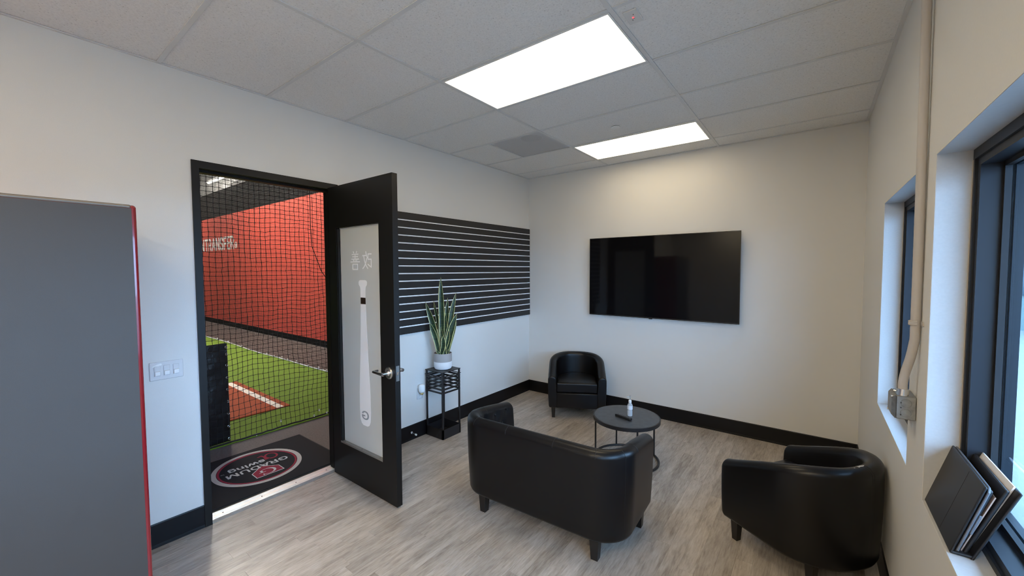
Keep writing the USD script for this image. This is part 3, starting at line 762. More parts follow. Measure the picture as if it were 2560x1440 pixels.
def soft_plan(poly, z0, z1, r=.02, crown=.012):
    """A cushion: convex plan with rounded top and bottom edges and a crowned top."""
    p = []
    for a in np.linspace(0, math.pi / 2, 5):
        g_ = poly.buffer(-r * (1 - math.cos(a)), join_style='round')
        xy = np.array(g_.exterior.coords)
        p.append(np.column_stack([xy, np.full(len(xy), z0 + r - r * math.sin(a))])); p.append(np.column_stack([xy, np.full(len(xy), z1 - r + r * math.sin(a))]))
    xy = np.array(poly.buffer(-r * 4).exterior.coords); p.append(np.column_stack([xy, np.full(len(xy), z1 + crown)]))
    return hull(np.vstack(p))


def legs(t, pts, h=.134, a=.024, b=.017, mat_='dark_wood'):
    for x, y in pts:
        obj('leg', hull([(x + sx * a, y + sy * a, h) for sx in (-1, 1) for sy in (-1, 1)] + [(x + sx * b, y + sy * b, 0.0005) for sx in (-1, 1) for sy in (-1, 1)]), L[mat_], t, smooth=False)


def seam_over(P, N, hh, idx, t, z_lo, flare, z0):
    """A stitched seam running over the top roll at path index idx."""
    h = hh[idx]; rt = t / 2; pts_ = []
    for z in np.linspace(z_lo, h - rt, 8):
        pts_.append((0, z))
    for a in np.linspace(0, math.pi, 11)[1:]:
        pts_.append((-rt + rt * math.cos(a), h - rt + rt * .92 * math.sin(a)))
    out = []
    for o, z in pts_:
        k = np.clip((z - z0) / (h - z0), 0, 1)
        oo = o + flare * k ** 1.2 + .006 * math.sin(math.pi * k) * (1 if o > -rt else -1) 
        out.append((*(P[idx] + N[idx] * oo), z + .0001))
    return tube(out, .0011, 6)


def tub_chair(name, label, loc, rot, extra=None):
    w, d_, t_, z0, seat = .660, .630, .088, .130, .425
    t = thing(name, label, 'armchair', loc, rot, 'black leather tub armchairs')
    m, P, N, hh = shell(w - .02, d_ - .012, .30, t_, z0, seat, .505, .678, .010)
    # local frame: front at y=0 facing -y, back at +y
    obj('shell', m, L['leather'], t, smooth=50)
    inner = Polygon([(w / 2 - .108, .012), (w / 2 - .108, .30)] + [((w / 2 - .108) * math.cos(a), .30 + (d_ - .43) * math.sin(a)) for a in np.linspace(0, math.pi, 24)[1:-1]] + [(-(w / 2 - .108), .30), (-(w / 2 - .108), .012)])
    obj('seat_base', soft_plan(Polygon([(w / 2 - .03, -.010), (w / 2 - .03, .30)] + [((w / 2 - .05) * math.cos(a), .30 + (d_ - .36) * math.sin(a)) for a in np.linspace(0, math.pi, 24)[1:-1]] + [(-(w / 2 - .03), .30), (-(w / 2 - .03), -.010)]), z0 + .001, .305, .012, 0), L['leather'], t, smooth=40)
    obj('seat_cushion', soft_plan(inner.buffer(.006), .300, .425, .026, .012), L['leather'], t, smooth=40)
    mid = len(P) // 2
    for k in (-7, 7):
        obj('seam', seam_over(P, N, hh, mid + k, t_, .60, .010, z0), L['leather_seam'], t)
    legs(t, [(w / 2 - .060, .055), (-w / 2 + .060, .055), (w / 2 - .13, d_ - .165), (-w / 2 + .13, d_ - .165)])
    if extra:
        extra(t, m)
    return t


def place(front_mid, facing):
    """loc, rotation for a seat whose front middle stands at front_mid and which faces the direction facing."""
    return (front_mid[0], front_mid[1], 0.0), math.atan2(facing[1], facing[0]) + math.pi / 2


fm = np.array([1.093, -0.612]); fd = np.array([.485, -.874])
loc, rot = place(fm, fd)
tub_chair('tub_armchair', 'black leather tub armchair in the far corner below the television, facing the room', loc, rot)


def torn(t, m):
    ray = trimesh.ray.ray_triangle.RayMeshIntersector(m)
    cxy = TEAR
    shapes = [[(-.030, .004), (-.012, -.006), (.004, -.004), (.012, -.012), (.022, .010), (.008, .006), (-.010, .010)], [(.045, .002), (.052, .000), (.054, .004), (.047, .006)]]
    for s in shapes:
        pl = Polygon([(cxy[0] + x, cxy[1] + y) for x, y in s]); tm = trimesh.creation.extrude_polygon(pl, .001, engine='earcut').subdivide()
        xy = tm.vertices[:, :2]; o = np.column_stack([xy, np.full(len(xy), 1.5)])
        z = []
        for oo in o:
            h_ = ray.intersects_location([oo], [[0, 0, -1]])[0]
            z.append(h_[:, 2].max() if len(h_) else .6)
        tm.vertices[:, 2] += np.array(z) + .0002
        obj('torn_patch', tm, L['torn_fabric'], t, smooth=False, label='pale torn patch in the leather')


fm2 = np.array([2.972, -1.560]); fd2 = np.array([math.cos(math.radians(147.3)), math.sin(math.radians(147.3))])
loc2, rot2 = place(fm2, fd2)
tear_world = np.array([3.446, -1.884]) - fm2
c_, s_ = math.cos(-rot2), math.sin(-rot2); TEAR = (c_ * tear_world[0] - s_ * tear_world[1], s_ * tear_world[0] + c_ * tear_world[1])
tub_chair('tub_armchair', 'black leather tub armchair against the window wall, seen from behind, with a torn top edge', loc2, rot2, torn)

# loveseat
lw, ld, lt, lz0 = 1.235, .585, .095, .142
loc3, rot3 = (1.785, -2.035, 0.0), math.pi + math.radians(2.6)
t = thing('loveseat', 'black leather two-seat sofa with button-tufted inside, back towards the camera', 'sofa', loc3, rot3)
PATH = u_path(lw - .03, ld - .015, .20, 130); LEN = SLEN(PATH)
dim = []
for zi, off in ((.59, 0), (.50, .5)):
    for k in range(14):
        dim.append((((k + .5 + off) * .155) / LEN, zi, .014))
dim = [x for x in dim if x[0] < .985]
m, P, N, hh = shell(lw - .03, ld - .015, .20, lt, lz0, .43, .625, .688, .016, dim, n=130, ease=1.0)
obj('shell', m, L['leather'], t, smooth=50)
seg = np.r_[0, np.cumsum(np.linalg.norm(np.diff(P, axis=0), axis=1))] / LEN
for si, zi, dep in dim:
    k = int(np.argmin(abs(np.linspace(0, 1, len(P)) - si)))
    kk = np.clip((zi - lz0) / (hh[k] - lz0), 0, 1)
    o = -lt + .016 * kk ** 1.2 - .006 * math.sin(math.pi * kk) + dep - .003
    c = np.array([*(P[k] + N[k] * o), zi])
    obj('button', moved(trimesh.creation.icosphere(2, .009), c), L['leather'], t, smooth=True)
for k in (int(len(P) * f_) for f_ in (.16, .24, .34, .445, .555, .66, .76, .84)):
    obj('seam', seam_over(P, N, hh, k, lt, .655, .016, lz0), L['leather_seam'], t)
top = [(*(P[i] + N[i] * (.016 + .003)), hh[i] - lt / 2 - .002) for i in range(2, len(P) - 2, 2)]
for s in (int(len(P) * .24), int(len(P) * .76)):
    obj('seam', tube([(*(P[s] + N[s] * (.016 * ((z - lz0) / (hh[s] - lz0)) ** 1.2 + .006 * math.sin(math.pi * (z - lz0) / (hh[s] - lz0)) + .0006)), z) for z in np.linspace(lz0 + .03, .655, 14)], .0011, 6), L['leather_seam'], t)
hw = lw / 2 - .03
base = Polygon([(hw - .01, .012), (hw - .01, ld - .20)] + [(hw - .17 + .16 * math.cos(a), ld - .20 + .155 * math.sin(a)) for a in np.linspace(0, math.pi / 2, 8)[1:]] + [(-hw + .17 + .16 * math.cos(a), ld - .20 + .155 * math.sin(a)) for a in np.linspace(math.pi / 2, math.pi, 8)[:-1]] + [(-hw + .01, ld - .20), (-hw + .01, .012)])
obj('seat_base', soft_plan(base, lz0 + .001, .305, .012, 0), L['leather'], t, smooth=40)
cush = Polygon([(lw / 2 - .115, .010), (lw / 2 - .115, ld - .22), (lw / 2 - .21, ld - .115), (-lw / 2 + .21, ld - .115), (-lw / 2 + .115, ld - .22), (-lw / 2 + .115, .010)])
obj('seat_cushion', soft_plan(cush, .300, .425, .028, .012), L['leather'], t, smooth=40)
legs(t, h=.146, pts=[(lw / 2 - .075, .05), (-lw / 2 + .075, .05), (lw / 2 - .195, ld - .085), (-lw / 2 + .195, ld - .085)], a=.029, b=.021)

# ------------------------------------------------------------------ coffee table and what stands on it
TC = (1.904, -1.200); TR = 0.292
t = thing('coffee_table', 'round dark coffee table on thin black legs with a ring base', 'table', (TC[0], TC[1], 0))
obj('tabletop', lathe([(0, .388), (TR - .008, .388), (TR - .008, .3985), (TR - .010, .4000), (0, .4000)], 96), L['table_stone'], t, label='dark stone-look round top')
obj('rim', lathe([(TR - .0075, .368), (TR, .368), (TR + .001, .399), (TR - .0075, .399), (TR - .0075, .368)], 96), L['black_steel'], t)
for a in np.radians((49, 130, 220, 310)):
    obj('leg', tube([((TR - .012) * math.cos(a), (TR - .012) * math.sin(a), .012), ((TR - .012) * math.cos(a), (TR - .012) * math.sin(a), .388)], .0078, 12), L['black_steel'], t)
aa = np.linspace(0, 2 * math.pi, 72, endpoint=False)
obj('base_ring', tube(np.column_stack([(TR - .012) * np.cos(aa), (TR - .012) * np.sin(aa), np.full(72, .0105)]), .0098, 10, closed=True), L['black_steel'], t)

t = thing('sanitizer_bottle', 'clear pump bottle of hand gel standing on the coffee table', 'bottle', (1.930, -1.180, .4005), .4)
obj('bottle_body', lathe([(0, 0), (.018, 0), (.021, .004), (.022, .012), (.022, .045), (.0195, .052), (.022, .060), (.022, .098), (.019, .108), (.011, .114), (.011, .118), (0, .118)], 28), L['gel'], t)
obj('bottle_label', lathe([(.0224, .062), (.0229, .062), (.0229, .096), (.0224, .096), (.0224, .062)], 28), L['label_white'], t)
cp_ = obj('pump_collar', lathe([(0, .118), (.0135, .118), (.0138, .140), (.009, .145), (0, .145)], 24), L['bright_white'], t)
obj('pump_stem', lathe([(0, .145), (.006, .145), (.0065, .165), (.009, .168), (.006, .186), (0, .188)], 16), L['bottle_clear'], cp_)
obj('pump_nozzle', tube([(.0, 0, .172), (-.018, 0, .173), (-.026, 0, .169)], [.0045, .004, .003], 10), L['bottle_clear'], cp_)

ra, rbv = np.array([1.822, -1.245]), np.array([1.985, -1.290])
dv = rbv - ra; t = thing('remote_control', 'slim black television remote lying on the coffee table', 'remote control', (*((ra + rbv) / 2), .4005), math.atan2(dv[1], dv[0]))
obj('remote_body', moved(rb(-.082, .082, -.0195, .0195, .0, .020, .0085, 6)), L['remote_black'], t)
for k in range(5):
    for y in (-.009, 0, .009):
        obj('button', rb(-.06 + k * .02 - .0045, -.06 + k * .02 + .0045, y - .003, y + .003, .0195, .0212, .0008, 2), L['rubber_key'], t, smooth=False)
obj('navigation_ring', moved(trimesh.creation.torus(.0105, .0022, 24, 8), (.052, 0, .0200)), L['rubber_key'], t)

# ------------------------------------------------------------------ cabinet at the left edge
CX, CY, CZ = 0.905, -4.248, 2.004
t = thing('vending_cabinet', 'tall dark grey cabinet with glossy red edge, cut off at the left of the photo', 'cabinet', (0, 0, 0))
obj('body', rb(0.03, CX, CY - 1.05, CY, 0.03, CZ, .012, 6), L['cabinet_red'], t, label='glossy red outer body')
obj('front_panel', bx(CX - .03, CX + .0012, CY - 1.034, CY - .0165, 0.06, CZ - .014), L['cabinet_grey'], t, smooth=False, label='plain dark grey front')
obj('top_trim', rb(CX - .06, CX + .0016, CY - 1.034, CY - .0165, CZ - .016, CZ + .0012, .007, 5), L['edge_highlight'], t, label='tan grey strip giving the highlight of the rounded top edge as colour')  # highlight on the rounded top edge, put into a lighter strip
for x in (.10, .80):
    for y in (CY - .95, CY - .1):
        obj('foot', lathe([(0, 0), (.02, 0), (.02, .03), (0, .03)], 16, (x, y, 0.0005)), L['black_steel'], t)

# ------------------------------------------------------------------ conduit and junction box on the window wall
CYc = -2.425
t = thing('electrical_conduit', 'painted electrical pipe running down the pier between the two windows', 'conduit', (0, 0, 0))
pts_ = [(W - .0225, CYc, H - .002), (W - .020, CYc, 2.5), (W - .0170, CYc, 1.9), (W - .0165, CYc, 1.50), (W - .0175, CYc + .002, 1.43), (W - .024, CYc + .012, 1.37), (W - .034, CYc + .026, 1.31), (W - .040, CYc + .034, 1.26), (W - .040, CYc + .036, 1.225)]
from scipy.interpolate import CubicSpline
cs = CubicSpline(np.arange(len(pts_)), np.array(pts_)); obj('pipe', tube(cs(np.linspace(0, len(pts_) - 1, 60)), .0150, 18), L['conduit_paint'], t)
st = [(W - .002 - (.032 if 0 < a < math.pi else .0), 0, 0) for a in ()]
ring_ = [(W - .0165 - .0172 * math.sin(a), CYc + .0172 * math.cos(a), 1.505) for a in np.linspace(-.1, math.pi + .1, 16)]
obj('pipe_strap', [tube([(x, y, z + dz) for x, y, z in ring_], .0042, 8) for dz in (-.006, 0, .006)] + [bx(W - .004, W - .0005, CYc - .05, CYc - .016, 1.497, 1.513)], L['conduit_paint'], t)
t = thing('junction_box', 'grey galvanised junction box at the foot of the pipe by the window', 'junction box', (W - .001, -2.345, 1.153))
jb = obj('box_body', cb(-.060, 0, -.062, .062, -.048, .048, .003), L['galvanised'], t, smooth=False)
for z in (-.02, .02):
    obj('knockout', tube([(-.030 - .0 + .016 * math.cos(a), -.0622, z + .016 * math.sin(a)) for a in np.linspace(0, 2 * math.pi, 24, endpoint=False)], .0009, 5, closed=True), L['galvanised'], jb)
cv = obj('box_cover', hull([(-.0605, y, z) for y in (-.062, .062) for z in (-.048, .048)] + [(-.072, y, z) for y in (-.050, .050) for z in (-.036, .036)]), L['galvanised'], t, smooth=False)
for y, z in ((-.044, .038), (.044, -.038)):
    obj('screw', cyl((-.066, y, z), (-.074, y, z), .0045, 10), L['chrome'], cv)
for z in (-.03, 0.0, .02):
    obj('screw_hole', cyl((-.045, -.0618, z), (-.045, -.0632, z), .0025, 8), L['screw_dark'], jb)
obj('pipe_connector', [cyl((-.039, -.044, .048), (-.039, -.044, .075), .0185, 20), cyl((-.058, -.040, .062), (-.066, -.038, .062), .004, 8)], L['chrome'], t)

# ------------------------------------------------------------------ portfolio leaning in the near window
t = thing('zip_portfolio', 'black leather zip portfolio stuffed with papers leaning on the near window sill', 'portfolio', (W + .006, -2.732, SILL + .0015), 0)
tilt = math.radians(16)
def lean(m):
    return moved(m, (0, 0, 0), tilt, (0, 1, 0))
Lp, Hp = .178, .236
def lean2(m, deg, x):
    return moved(moved(m, (0, 0, 0), math.radians(deg), (0, 1, 0)), (x, 0, 0))


obj('front_cover', lean(rb(.0, .007, -Lp, Lp, .002, Hp, .0034, 4)), L['portfolio'], t)
obj('back_cover', lean2(rb(.0, .007, -Lp - .002, Lp, -.002, Hp + .010, .0034, 4), 20.5, .044), L['portfolio'], t)
obj('spine', rb(.002, .050, -Lp, Lp, .000, .010, .0045, 4), L['portfolio'], t)
obj('inner_cover', lean2(rb(.0, .012, -Lp + .006, Lp - .006, .004, Hp - .008, .005, 4), 16.8, .008), L['portfolio'], t)
obj('papers', lean2(bx(.0, .004, -Lp + .030, Lp - .004, .010, Hp + .015), 20.4, .039), L['paper'], t, smooth=False, label='white paper stack showing at the top')
obj('pad', lean2(rb(.0, .010, -Lp + .012, Lp - .008, .006, Hp + .004, .004, 4), 19.4, .0275), L['portfolio'], t)
obj('tan_insert', lean2(bx(.0, .003, -Lp + .018, -Lp + .11, .010, Hp - .030), 18.6, .0235), L['paper_tan'], t, smooth=False, label='tan card inside the portfolio')
z_ = tube([(.012, Lp - .004, Hp - .002), (.012, -Lp + .012, Hp - .002), (.012, -Lp + .001, Hp - .012), (.012, -Lp + .0, .02)], .0034, 8)
obj('zip_track', lean(z_), L['zip_grey'], t)
obj('zip_pull', lean(cb(.016, .022, -Lp - .004, -Lp + .000, .085, .150, .0012)), L['zip_grey'], t, smooth=False)
obj('crease', lean(bx(-.0004, .0004, -.045, -.043, .012, Hp - .010)), L['leather_seam'], t, smooth=False)

# ------------------------------------------------------------------ the hall beyond the door
YW = -0.120      # face of the red wall
hf = structure('floor_hall'); obj('carpet', bx(-22, -0.14, -9.0, YW + .1, -0.12, -0.0005), L['hall_floor'], hf, smooth=False)
hw_ = structure('wall_hall')
obj('red_panel', bx(-22, -0.14, YW, YW + .1, .150, 3.462), L['hall_red'], hw_, smooth=False)
obj('black_band', bx(-22, -0.14, YW - .004, YW + .1, 3.462, 4.27), L['hall_black'], hw_, smooth=False)
obj('upper_wall', bx(-22, -0.14, YW + .02, YW + .1, 4.27, 5.3), L['roof_foil'], hw_, smooth=False)
bh = structure('baseboard_hall'); obj('base_strip', bx(-22, -0.14, YW - .003, YW, 0.0, .150), L['hall_black'], bh, smooth=False)
hc = structure('ceiling_hall'); obj('roof_deck', bx(-22, -0.13, -9.0, YW + .1, 5.2, 5.3), L['hall_black'], hc, smooth=False)
he = structure('wall_hall_end'); obj('panel', [bx(-22.1, -22, -9, YW + .1, -.1, 5.3), bx(-22, -.13, -9.1, -9, -.1, 5.3)], L['hall_black'], he, smooth=False)
for k, x in enumerate((-3.2, -7.0, -10.9, -14.6)):
    t = thing('hall_strip_lamp', ['long bright strip lamp under the dark hall roof, nearest the door', 'second strip lamp from the door under the hall roof', 'strip lamp seen through the top of the doorway', 'farthest strip lamp under the hall roof'][k], 'lamp', ((-5.4, -8.4, -10.85, -14.6)[k], (-2.1, -2.1, -0.46, -2.1)[k], (4.95, 4.95, 4.42, 4.95)[k]), 0, 'strip lamps of the hall')
    w_ = .022 if k == 2 else .06; obj('tube_lens', rb(-.75, .75, -w_, w_, -.035, .0, .012), L['hall_glow_dim' if k == 2 else 'hall_glow'], t)
    obj('lamp_body', bx(-.78, .78, -w_ - .02, w_ + .02, .001, .05), L['tee_white'], t, smooth=False)
    for hx_ in (-.6, .6):
        obj('hanger', cyl((hx_, 0, .05), (hx_, 0, 5.199 - (4.42 if k == 2 else 4.95)), .004, 6), L['grey_metal'], t)

# lettering on the red wall
t = thing('wall_lettering', 'white N TRANSFER lettering painted on the red hall wall', 'lettering', (-13.72, YW - .001, 2.400))
hcap = 0.385; x = 0.0; glyphs = []
for ch in 'TRANSFER':
    g_ = meshkit.text_mesh(ch, hcap, .006, bold=True); bnd = g_.bounds
    glyphs.append((g_, x - bnd[0][0])); x += bnd[1][0] - bnd[0][0] + .045
sc = 2.63 / (x - .045)
g_ = meshkit.text_mesh('N', hcap, .006, bold=True); bnd = g_.bounds
g_.apply_scale([.34 / sc / (bnd[1][0] - bnd[0][0]), 1, 1]); glyphs = [(g_, -.085 / sc - g_.bounds[1][0])] + glyphs
for g_, ox in glyphs:
    v = g_.vertices.copy(); X_ = (v[:, 0] + ox) * sc + .37; V_ = np.column_stack([X_, -v[:, 2], v[:, 1]])
    obj('letter', trimesh.Trimesh(V_, g_.faces, process=False), L['hall_white'], t, smooth=False)
rg = meshkit.text_mesh('R', .085, .006, bold=True); c0 = (3.15, .10)
ringp = trimesh.creation.annulus(.075, .098, .006, 28)
rv = np.vstack([np.column_stack([rg.vertices[:, 0] - .035 + c0[0], -rg.vertices[:, 2], rg.vertices[:, 1] - .042 + c0[1]])])
obj('registered_mark', [trimesh.Trimesh(rv, rg.faces, process=False), trimesh.Trimesh(np.column_stack([ringp.vertices[:, 0] + c0[0], -ringp.vertices[:, 2] - .003, ringp.vertices[:, 1] + c0[1]]), ringp.faces, process=False)], L['hall_white'], t, smooth=False)

# turf, hitting mat
NX, FY = -1.365, -1.240
t = solo('green_turf', cb(-21.5, NX + .015, -8.8, FY, 0.0, .012, .004), L['turf_green'], 'bright green artificial turf on the hall floor inside the batting cage', 'turf', smooth=False)
t = thing('hitting_mat', 'clay red batting mat with white lines lying on the green turf', 'mat', (-2.93, -3.30, .0125))
obj('clay_carpet', cb(-.90, .90, -.915, .915, 0, .014, .003), L['turf_clay'], t, smooth=False)
for s in (-1, 1):
    obj('chalk_line', bx(-.90, .90, s * .800 - .040, s * .800 + .040, .0141, .0150), L['turf_white'], t, smooth=False)

# nets
def cord_mesh(lines, r):
    """Thin three-sided cords along polylines."""
    Vs, Fs, n0 = [], [], 0
    for P_ in lines:
        P_ = np.asarray(P_); k = len(P_); T_ = np.gradient(P_, axis=0); T_ /= np.linalg.norm(T_, axis=1, keepdims=True)
        ref = np.array([1.0, 0.3, 0.0]); A = np.cross(T_, ref); A /= np.linalg.norm(A, axis=1, keepdims=True); B = np.cross(T_, A)
        ring = np.stack([P_ + r * (math.cos(a) * A + math.sin(a) * B) for a in (0, 2.094, 4.189)], 1).reshape(-1, 3)
        i = np.arange(k - 1)[:, None] * 3
        for b in range(3):
            c = (b + 1) % 3
            Fs.append(np.hstack([i + b, i + c, i + 3 + c]) + n0); Fs.append(np.hstack([i + b, i + 3 + c, i + 3 + b]) + n0)
        Vs.append(ring); n0 += len(ring)
    return trimesh.Trimesh(np.vstack(Vs), np.vstack(Fs), process=False)


zrow = [0.030]
while zrow[-1] < 4.2:
    zrow.append(zrow[-1] + .046 + .018 * max(0, 1 - zrow[-1] / 1.4))
zrow = np.array(zrow); ycol = np.arange(-4.60, FY + .001, .0495)
Yg, Zg = np.meshgrid(ycol, zrow)
pn = np.stack([Yg * 2.3, Zg * 1.7, np.zeros_like(Yg)], -1)
amp = np.clip(1.3 - Zg * .5, .35, 1.0)
Xg = NX + (meshkit.fbm(pn * .8, 3, 5) - .5) * .10 * amp
Yd = Yg + (meshkit.fbm(pn * 1.6 + 7.3, 3, 9) - .5) * .060 * amp + (meshkit.noise(pn * 14, 3) - .5) * .008
Zd = Zg + (meshkit.fbm(pn * 1.6 + 3.1, 3, 11) - .5) * .060 * np.clip(Zg * 4, .0, 1) + (meshkit.noise(pn * 14 + 9, 4) - .5) * .008
G_ = np.stack([Xg, Yd, Zd], -1)
t = thing('batting_cage_net', 'black knotted batting cage net hanging just outside the open door', 'net', (0, 0, 0))
lines = [G_[i] for i in range(len(zrow))] + [G_[:, j] for j in range(len(ycol))]
obj('netting', cord_mesh(lines, .0023), L['net_black'], t, smooth=False, kind='stuff')
kn = trimesh.creation.icosphere(0, .0056); kp = G_.reshape(-1, 3); kp = kp[(kp[:, 2] < 2.9) & (kp[:, 1] > -4.2)]
kv = (kn.vertices[None] + kp[:, None]).reshape(-1, 3); kf = (kn.faces[None] + (np.arange(len(kp)) * len(kn.vertices))[:, None, None]).reshape(-1, 3)
obj('knots', trimesh.Trimesh(kv, kf, process=False), L['net_black'], t, smooth=False, kind='stuff')
obj('bottom_rope', tube(G_[0] + [0, 0, -.004], .0085, 8), L['net_black'], t)
for y, z in ((-2.36, .10), (-2.42, .05), (-2.27, .045), (-2.78, .10), (-3.02, .03)):
    obj('net_clip', [moved(trimesh.creation.torus(.0075, .0022, 16, 6), (NX + .02, y, z), math.pi / 2, (0, 1, 0)), cb(NX + .015, NX + .025, y - .004, y + .004, z - .018, z - .008, .001)], L['net_clip'], t)
# slack fold of the net at the upper right of the doorway
fold = [(NX + .03, -2.41, 3.0), (NX + .03, -2.41, 2.2), (NX + .03, -2.40, 2.0), (NX + .03, -2.30, 1.72), (NX + .03, -2.22, 1.60)]
obj('gather_cord', tube(fold, .004, 6), L['net_black'], t)

t = thing('side_net', 'fine black side net of the batting cage hanging before the red wall', 'net', (0, 0, 0))
xs_ = np.arange(-17.0, NX - .03, .050); zz_ = np.arange(.036, 4.25, .050)
wav = lambda x, z: FY + (meshkit.fbm(np.stack([x * .5, z * .4, 0 * x], -1), 2, 21) - .5) * .12
lines = []
for x in xs_:
    z = np.linspace(.036, 4.22, 16); xx = np.full_like(z, x); lines.append(np.column_stack([xx, wav(xx, z), z]))
for z in zz_:
    x = np.linspace(-17.0, NX - .05, 70); q_ = np.full_like(x, z); lines.append(np.column_stack([x, wav(x, q_), q_]))
obj('netting', cord_mesh(lines, .0017), L['net_black'], t, smooth=False, kind='stuff')
obj('bottom_rope', tube([(x, wav(np.array([x]), np.array([.02]))[0], .026) for x in np.linspace(-17, NX - .06, 60)], .010, 8), L['bright_white'], t, label='pale rope along the bottom edge')
for x, dz in ((-8.6, .05), (-7.9, .05), (-6.95, .06), (-5.6, .05), (-5.3, .04), (-4.95, .06), (-4.7, .05), (-4.35, .06), (-3.9, .05), (-3.55, .06), (-3.42, .04), (-3.3, .05)):
    y = wav(np.array([x]), np.array([.05]))[0]
    obj('net_clip', rb(x - .018, x + .018, y - .010, y + .010, dz - .012, dz + .010, .006, 3), L['net_clip'], t)

t = thing('vinyl_guard', 'black vinyl guard panel with metal eyelets behind the net, left in the doorway', 'guard panel', (-1.415, 0, 0))
gx, gz = np.meshgrid(np.linspace(-4.6, -3.228, 40), np.linspace(.016, 1.006, 30)); gw = (meshkit.fbm(np.stack([gx * 5, gz * 3, 0 * gx], -1), 3, 31) - .5) * .035
gv = np.stack([gw, gx, gz], -1); k = 40; ff = []
for i in range(29):
    for j in range(39):
        a = i * k + j; ff += [(a, a + 1, a + k + 1), (a, a + k + 1, a + k)]
v1 = gv.reshape(-1, 3); v2 = v1 - [.003, 0, 0]; nv = len(v1)
rim = list(range(k)) + [i * k + k - 1 for i in range(1, 30)] + [29 * k + j for j in range(k - 2, -1, -1)] + [i * k for i in range(28, 0, -1)]
f2 = ff + [(a + nv, c + nv, b + nv) for a, b, c in ff]
for a, b in zip(rim, rim[1:] + rim[:1]):
    f2 += [(a, a + nv, b + nv), (a, b + nv, b)]
obj('vinyl_sheet', trimesh.Trimesh(np.vstack([v1, v2]), f2, process=False), L['vinyl_black'], t, smooth=40)
for z in (.97, .90, .79, .665, .545, .425, .305, .175, .05):
    obj('eyelet', moved(trimesh.creation.torus(.0095, .0035, 18, 8), (.022, -3.245, z), math.pi / 2, (0, 1, 0)), L['chrome'], t)

# door mat with the club's emblem (reads from the hall: right is -y, up is +x)
MX, MY = -0.600, -3.330
t = thing('logo_door_mat', 'black entrance mat with white and red oval emblem outside the threshold', 'door mat', (MX, MY, 0.0005))
obj('rubber_back', cb(-.450, .450, -.610, .610, 0, .003, .001), L['mat_rubber'], t, smooth=False)
obj('pile', cb(-.436, .436, -.596, .596, .003, .009, .002), L['mat_black'], t, smooth=False)
ez = .0092; EC = (-.6216 - MX, -3.2712 - MY); EA, EB = .352, .3345      # half axes along x and y


def ell(a, b, n=72):
    return Polygon([(EC[0] + a * math.cos(s), EC[1] + b * math.sin(s)) for s in np.linspace(0, 2 * math.pi, n, endpoint=False)])


obj('oval_border', prism(ell(EA, EB).difference(ell(EA - .036, EB - .036)), ez, ez + .0006), L['mat_cream'], t, smooth=False, label='cream oval border')
inner_r = ell(EA - .040, EB - .040).difference(affinity.translate(ell(EA - .058, EB - .056), .004, 0))
obj('inner_ring', prism(inner_r, ez, ez + .0005), L['mat_red'], t, smooth=False, label='thin red inner ring')


def flat(text, height, width, xw, y_start, lift, bold=True):
    """Lettering on the mat: world right = -y, up = +x; starts at world y = y_start on base line world x = xw."""
    g_ = meshkit.text_mesh(text, height, .0006, bold=bold); b = g_.bounds
    v = g_.vertices.copy(); v[:, 0] = (v[:, 0] - b[0][0]) * width / (b[1][0] - b[0][0])
    V_ = np.column_stack([xw - MX + v[:, 1], (y_start - MY) - v[:, 0], ez + lift + v[:, 2]])
    m = trimesh.Trimesh(V_, g_.faces, process=False); m.fix_normals()
    return m


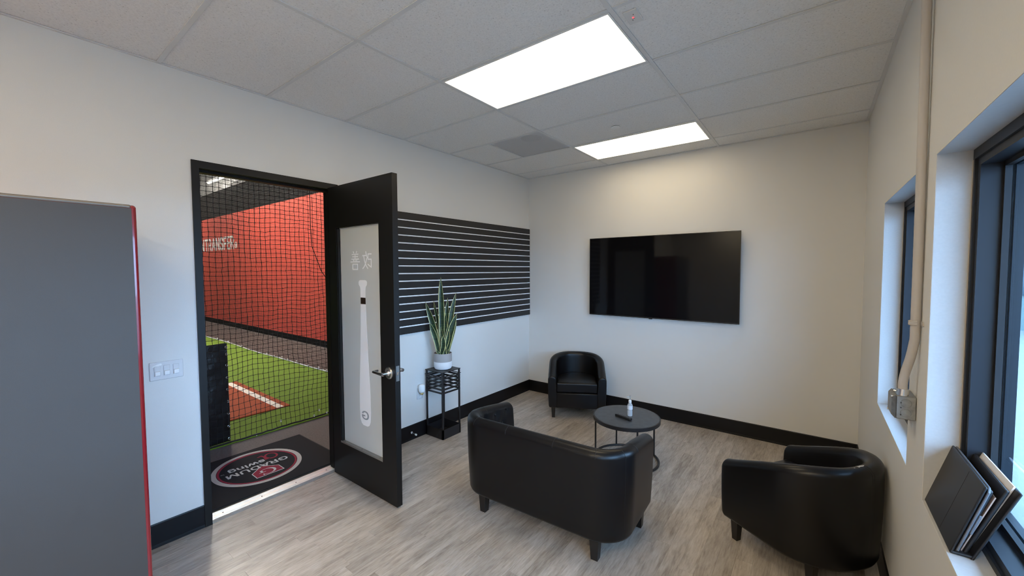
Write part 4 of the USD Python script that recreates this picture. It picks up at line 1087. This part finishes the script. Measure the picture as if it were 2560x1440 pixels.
plate = Polygon([(-.392 - MX, -3.150 - MY), (-.392 - MX, -3.366 - MY), (-.502 - MX, -3.366 - MY), (-.600 - MX, -3.258 - MY), (-.502 - MX, -3.150 - MY)])
obj('home_plate_emblem', prism(plate, ez, ez + .0005), L['mat_white'], t, smooth=False)
obj('home_plate_emblem', prism(plate.buffer(-.007), ez + .0005, ez + .0008), L['mat_red'], t, smooth=False)
gg = affinity.scale(serif_g(.052), 1.25, 1.0, origin=(0, 0))
gm = prism(gg, 0, .0005); gvv = gm.vertices
obj('emblem_letter', trimesh.Trimesh(np.column_stack([-.462 - MX + gvv[:, 1], -3.258 - MY - gvv[:, 0], ez + .0008 + gvv[:, 2]]), gm.faces, process=False), L['mat_white'], t, smooth=False)
obj('emblem_lettering', flat('GRADUM', .066, .475, -.632, -3.040, .0014), L['mat_white'], t, smooth=False)
obj('emblem_lettering', flat('swing', .062, .280, -.722, -3.190, .0010), L['mat_white'], t, smooth=False)
obj('emblem_lettering', flat('TM', .012, .026, -.690, -3.505, .0010, False), L['mat_white'], t, smooth=False)
loop = [(.045 * math.cos(s), .060 * math.sin(s)) for s in np.radians(np.linspace(60, 400, 40))] + [(.060, .045), (.052, -.02), (.062, -.058), (.090, -.050)]
sp = LineString(loop).buffer(.0085)
pm = prism(sp, 0, .0005); pv = pm.vertices
obj('script_letter', trimesh.Trimesh(np.column_stack([-.748 - MX + pv[:, 1], -3.118 - MY - pv[:, 0], ez + .0006 + pv[:, 2]]), pm.faces, process=False), L['mat_red'], t, smooth=False, label='red script letter')

# ------------------------------------------------------------------ outside the windows
og = structure('ground_outside'); obj('pavement', bx(W + .21, 40, -30, 40, -.30, -.15), L['concrete'], og, smooth=False)
t = thing('window_canopy', 'unseen dark canopy added outside above the windows to cut sky light', 'canopy', (0, 0, 0))  # unseen, added to keep the high sky off the window reveals
obj('canopy_deck', cb(W + .212, W + 1.35, -7.3, .4, 2.52, 2.60, .01), L['window_metal'], t, smooth=False)
for y in (-6.6, -4.3, -2.4, -.2):
    obj('tie_rod', cyl((W + .215, y, 3.3), (W + 1.25, y, 2.601), .012, 8), L['window_metal'], t)
t = thing('neighbouring_building', 'pale green-grey building seen faintly through the near window', 'building', (0, 0, 0))
obj('facade', bx(6.5, 30, 14, 20, -.15, 5.5), L['facade'], t, smooth=False)
for k in range(6):
    obj('window', bx(8 + k * 3.4, 10 + k * 3.4, 13.96, 14.02, .9, 2.6), L['far_glass'], t, smooth=False)
obj('parapet', bx(6.4, 30.1, 13.9, 20.1, 5.5, 5.8), L['concrete'], t, smooth=False)
